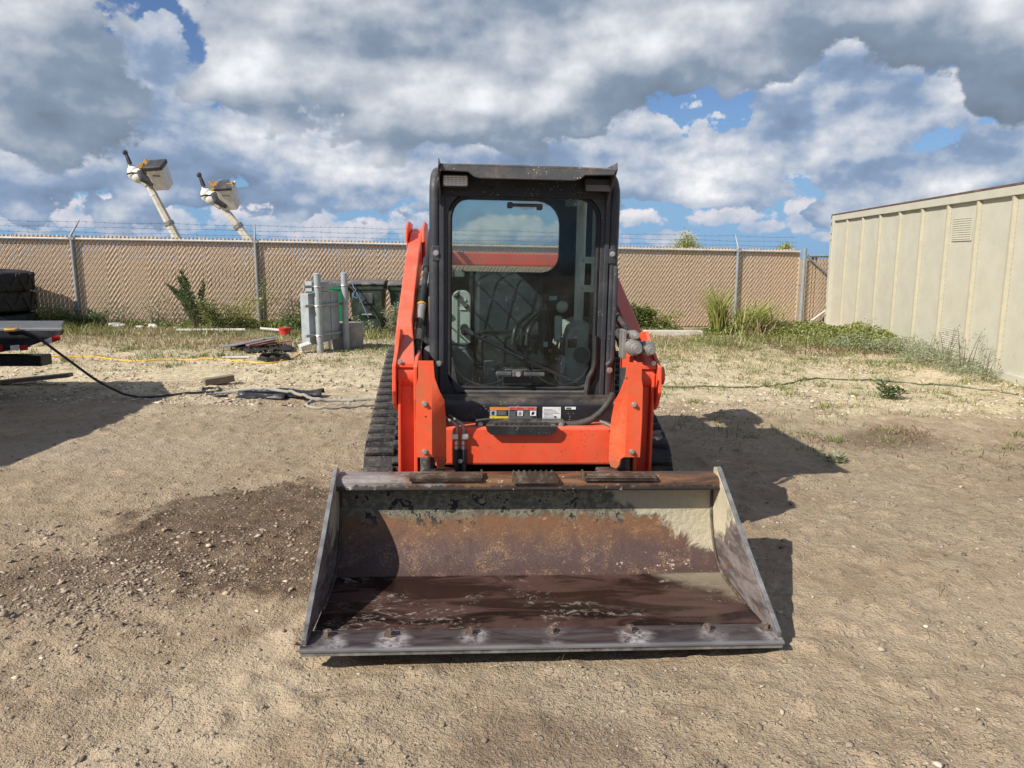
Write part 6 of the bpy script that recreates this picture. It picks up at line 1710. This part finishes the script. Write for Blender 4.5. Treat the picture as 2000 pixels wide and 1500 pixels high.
for i, (x_, y_, h_, lab) in enumerate(((6.25, 12.9, 0.72, 'spindly grey green weed at the far end of the container row'), (6.32, 11.3, 0.60, 'spindly weed against the middle of the container'), (6.20, 10.55, 0.74, 'tall spindly weed below the upper vent of the container'), (6.12, 9.95, 0.80, 'tallest spindly weed at the near end of the container'), (6.05, 9.45, 0.62, 'spindly weed nearest to the right edge by the container'), (6.38, 12.2, 0.5, 'low spindly weed between two taller ones along the container'))):
    bushy('spindly_weed', lab, 'weed', (x_, y_), 5, h_ * 0.85, 0.16, 0.038, 'leaf_grey', 30, 60 + i, 0.4, group='spindly weeds along the container')
# scattered grass
def scatter(n, x0, x1, y0, y1, dens, seed):
    r = np.random.default_rng(seed)
    x_ = r.uniform(x0, x1, n); y_ = r.uniform(y0, y1, n)
    keep = r.uniform(0, 1, n) < dens(x_, y_)
    x_, y_ = x_[keep], y_[keep]
    m_ = (np.abs(x_ - 0.1) < 1.0) & (y_ > 3.4) & (y_ < 6.4)
    return x_[~m_], y_[~m_]
def band(x_, y_):
    f = fbm(x_ * 1.3 + 31, y_ * 1.3, 4)
    b = np.clip((y_ - 8.4) / 5.2, 0, 1) ** 1.3
    return np.clip((f - 0.02 + 0.30 * (b - 0.42)) * 12, 0, 1) * np.clip(b * 2.0, 0.12, 1)
acc = Acc()
x_, y_ = scatter(42000, -11, 8.5, 8.2, 15.3, band, 71)
acc.add(*blades_at(x_, y_, 0.055, 1.2, 0.0045, 0.6))
x_, y_ = scatter(17000, -11, 3, 11.2, 15.0, lambda a, b: np.clip(fbm(a * 0.9 + 7, b * 0.9, 3) * 8 + 0.3, 0, 1), 72)
acc.add(*blades_at(x_, y_, 0.11, 1.0, 0.005, 0.7))
o = acc.build('dry_grass', 'grass_dry'); o['kind'] = 'stuff'
acc = Acc()
x_, y_ = scatter(60000, -11, 8.5, 8.6, 15.6, lambda a, b: band(a + 40, b), 73)
acc.add(*blades_at(x_, y_, 0.055, 1.1, 0.005, 0.6))
x_, y_ = scatter(26000, -11, 8, 12.6, 15.4, lambda a, b: np.clip(fbm(a * 1.1 + 70, b * 1.1, 3) * 8 + 0.45, 0, 1), 74)
acc.add(*blades_at(x_, y_, 0.15, 0.9, 0.006, 0.7))
o = acc.build('olive_grass', 'grass_olive'); o['kind'] = 'stuff'
acc = Acc()
r = np.random.default_rng(75)
for i in range(900):                                        # tufts
    if i < 640:
        cx, cy = r.uniform(1.2, 7.5), r.uniform(5.6, 14)
    else:
        cx, cy = r.uniform(-9, -1.5), r.uniform(9, 14)
    if cy < 8 and r.uniform() < 0.45: continue
    n = r.integers(10, 60)
    acc.add(*blades(cx, cy, n, r.uniform(0.02, 0.07), r.uniform(0.03, 0.13), 1.2, 0.0035, 0.6, r))
o = acc.build('grass_tufts', 'grass_olive'); o['kind'] = 'stuff'
acc = Acc()
x_, y_ = scatter(5000, 3.5, 7.5, 11.5, 15.5, lambda a, b: np.clip(fbm(a * 1.2 + 20, b * 1.2, 3) * 6 + 0.3, 0, 1), 76)
acc.add(*blades_at(x_, y_, 0.07, 1.2, 0.006, 0.6))
x_, y_ = scatter(9000, 2.3, 4.3, 5.2, 6.6, lambda a, b: np.clip(fbm(a * 2 + 20, b * 2, 3) * 5 + 0.05, 0, 1) * np.exp(-((a - 3.2) / 0.6) ** 2 - ((b - 6.05) / 0.35) ** 2), 77)
acc.add(*blades_at(x_, y_, 0.035, 1.3, 0.004, 0.6))
o = acc.build('rusty_weeds', 'leaf_rust'); o['kind'] = 'stuff'
# dry twigs and straw near the camera
x_, y_ = scatter(1500, -3.2, 4.2, 1.7, 7.5, lambda a, b: np.full(len(a), 0.55), 78)
acc = Acc(); acc.add(*blades_at(x_, y_, 0.03, 3.0, 0.0012, 0.8))
o = acc.build('straw', 'grass_dry'); o['kind'] = 'stuff'
r = np.random.default_rng(79)
xt = np.concatenate([r.normal(3.9, 0.55, 420), r.uniform(1.2, 4.5, 260), r.uniform(-3.2, 0.2, 120)]); yt = np.concatenate([r.normal(5.05, 0.28, 420), r.uniform(1.9, 6.8, 260), r.uniform(1.75, 5, 120)])
acc = Acc(); acc.add(*blades_at(xt, yt, 0.05, 3.5, 0.0018, 0.8, r)); o = acc.build('twigs', 'leaf_rust'); o['kind'] = 'stuff'
# trees beyond the fence
def tree(label, x0, y0, h, w, seed):
    r = np.random.default_rng(seed)
    root = thing('tree', label, 'tree', (x0, y0, -0.2), group='trees beyond the fence')
    tm = MB().tube([(0, 0, 0), (0.05, 0, h * 0.4), (0, 0.05, h * 0.8)], [0.10, 0.07, 0.03], 7)
    acc = Acc()
    for i in range(16):
        a = r.uniform(0, 2 * np.pi); q = r.uniform(0.1, 1.0) * w; zt_ = h * (0.62 + 0.38 * (1 - (q / w) ** 2) * r.uniform(0.75, 1.0))
        tip = np.array([np.cos(a) * q, np.sin(a) * q, zt_])
        tm.tube([(0, 0, h * 0.35), tuple(tip * np.array([0.5, 0.5, 0.8])), tuple(tip)], [0.035, 0.02, 0.008], 5, caps=False)
        n = 260
        t = r.uniform(0.35, 1.05, n)
        P = np.array([0, 0, h * 0.35]) * (1 - t)[:, None] + tip * t[:, None] + r.normal(0, 0.10 * w + 0.05, (n, 3))
        D = np.stack([r.normal(0, 0.6, n), r.normal(0, 0.6, n), r.uniform(0.1, 1.4, n)], 1)
        acc.add(*leaves_np(P, D, 0.13 * r.uniform(0.6, 1.3, n), 0.05, r))
    tm.build('trunk', 'bark', root)
    acc.build('crown', 'leaf_yellow', root)
tree('pale green tree crown showing above the fence right of the loader cab', 10.55, 45, 2.95, 1.25, 81)
tree('small pale green treetop above the fence left of the container', 16.3, 45, 2.55, 0.55, 82)

# ------------------------------------------------------------------ stones
ICO = []
ph = (1 + 5 ** 0.5) / 2
for a, b in ((1, ph), (-1, ph), (1, -ph), (-1, -ph)):
    ICO += [(0, a, b), (a, b, 0), (b, 0, a)]
ICO = np.array(ICO) / math.hypot(1, ph)
from itertools import combinations
dm = np.linalg.norm(ICO[:, None] - ICO[None], axis=2)
ed = dm < 1.2
tri = [t for t in combinations(range(12), 3) if ed[t[0], t[1]] and ed[t[1], t[2]] and ed[t[0], t[2]]]
tri = np.array([t if np.dot(np.cross(ICO[t[1]] - ICO[t[0]], ICO[t[2]] - ICO[t[0]]), ICO[t[0]]) > 0 else (t[0], t[2], t[1]) for t in tri])
def stones(x_, y_, s_, r, sink=0.3):
    n = len(x_)
    sc = np.stack([s_ * r.uniform(0.8, 1.4, n), s_ * r.uniform(0.6, 1.0, n), s_ * r.uniform(0.22, 0.5, n)], 1)
    V = ICO[None] * (1 + r.uniform(-0.36, 0.30, (n, 12, 1))) * sc[:, None, :]
    a = r.uniform(0, 2 * np.pi, n); ca, sa = np.cos(a)[:, None], np.sin(a)[:, None]
    tl = r.normal(0, 0.25, n)[:, None]
    X = V[:, :, 0] * ca - V[:, :, 1] * sa; Y_ = V[:, :, 0] * sa + V[:, :, 1] * ca; Z = V[:, :, 2] + X * tl
    V = np.stack([X + x_[:, None], Y_ + y_[:, None], Z + (gz(x_, y_) + sc[:, 2] * sink)[:, None]], 2).reshape(-1, 3)
    F_ = (np.arange(n) * 12)[:, None, None] + tri[None]
    return V, F_.reshape(-1, 3)
r = np.random.default_rng(91)
N0 = 110000
y_ = 1.75 * np.exp(r.uniform(0, 1, N0) * math.log(8.5 / 1.75)); x_ = (r.uniform(-1, 1, N0)) * (y_ * 0.72 + 0.2)
cl = fbm(x_ * 1.7 + 4, y_ * 1.7, 4)
stony = np.exp(-(((x_ + 1.75) / 0.75) ** 2 + ((y_ - 3.2) / 0.75) ** 2)) * 1.3 + np.exp(-(((x_ + 0.3) / 0.5) ** 2 + ((y_ - 1.95) / 0.35) ** 2)) * 0.5
keep = r.uniform(0, 1, N0) < np.clip(0.24 + cl * 1.6 + stony * 0.5, 0.05, 0.9)
keep &= ~((np.abs(x_ - 0.12) < 0.9) & (y_ > 2.5) & (y_ < 6.2))
x_, y_, stony = x_[keep], y_[keep], stony[keep]
s_ = 0.0021 * np.exp(r.exponential(0.36, len(x_))) * (1 + 0.75 * np.clip(stony, 0, 1)) * (0.7 + 0.15 * y_)
s_ = np.minimum(s_, 0.017)
V, F_ = stones(x_, y_, s_, r)
tone = np.clip(r.normal(0.5, 0.22, len(x_)), 0, 1)
N1 = 60000
xf = r.uniform(-9, 7.5, N1); yf = 7.0 + 7.5 * r.uniform(0, 1, N1) ** 1.2
kf = (r.uniform(0, 1, N1) < np.clip(0.35 + fbm(xf * 1.5, yf * 1.5, 3) * 2, 0.05, 1)) & ~((np.abs(xf - 0.05) < 1.0) & (yf < 6.4)) & (np.abs(xf) < yf * 0.75)
xf, yf = xf[kf], yf[kf]
V2, F2 = stones(xf, yf, np.minimum(0.0085 * np.exp(r.exponential(0.40, len(xf))), 0.03), r)
V = np.concatenate([V, V2]); F_ = np.concatenate([F_, F2 + len(x_) * 12]); tone = np.concatenate([tone, np.clip(r.normal(0.85, 0.2, len(xf)), 0, 1)])
tone = np.repeat(tone, 12)
o = np_mesh('gravel', V, F_, 'stone', None, tone); o['kind'] = 'stuff'
# larger stones, one by one
wetl = 'pale stone lying on the damp dirt left of the bucket'
big = [(-1.05, 3.45), (-1.45, 3.35), (-1.62, 3.05), (-1.75, 2.85), (-2.0, 3.1), (-1.9, 3.35), (-1.35, 3.75), (-1.25, 3.05), (-2.15, 3.55), (-1.55, 3.6), (-0.72, 4.35, 'lone pale stone at the rim of the damp patch beside the bucket lip'), (1.105, 2.86, 'small white stone in the shadow of the bucket side plate'),
       (1.75, 3.6, 'flat pale stone on the open dirt right of the bucket shadow'), (2.1, 4.35, 'pale stone on the dirt between the bucket shadow and the tip of the cab shadow'), (2.95, 4.7, 'pale stone on the dirt at far right beside the dark twig patch'),
       (-1.62, 8.05), (-1.5, 8.15), (-1.4, 8.1), (-1.3, 8.2), (-1.7, 8.2)]
for i, q in enumerate(big):
    bx0, by0 = q[:2]
    V, F_ = stones(np.zeros(1), np.zeros(1), np.array([0.014 + 0.010 * ((i * 7) % 5) / 5 + (0.026 if by0 > 7.9 else 0)]), np.random.default_rng(200 + i))
    V[:, 2] -= gzf(0, 0)
    o = np_mesh('stone', V, F_, 'stone', None, np.full(12, 0.75 + 0.25 * ((i * 3) % 4) / 4))
    o.location = (bx0, by0, gzf(bx0, by0))
    if len(q) > 2:
        tag(o, q[2], 'stone', 'pale stones on the dirt')
    elif by0 > 7.9:
        tag(o, 'cream stone beside the loader track behind the hose loop', 'stone', 'cream stones behind the hose loop')
    else:
        tag(o, wetl, 'stone', 'pale stones on the damp dirt')
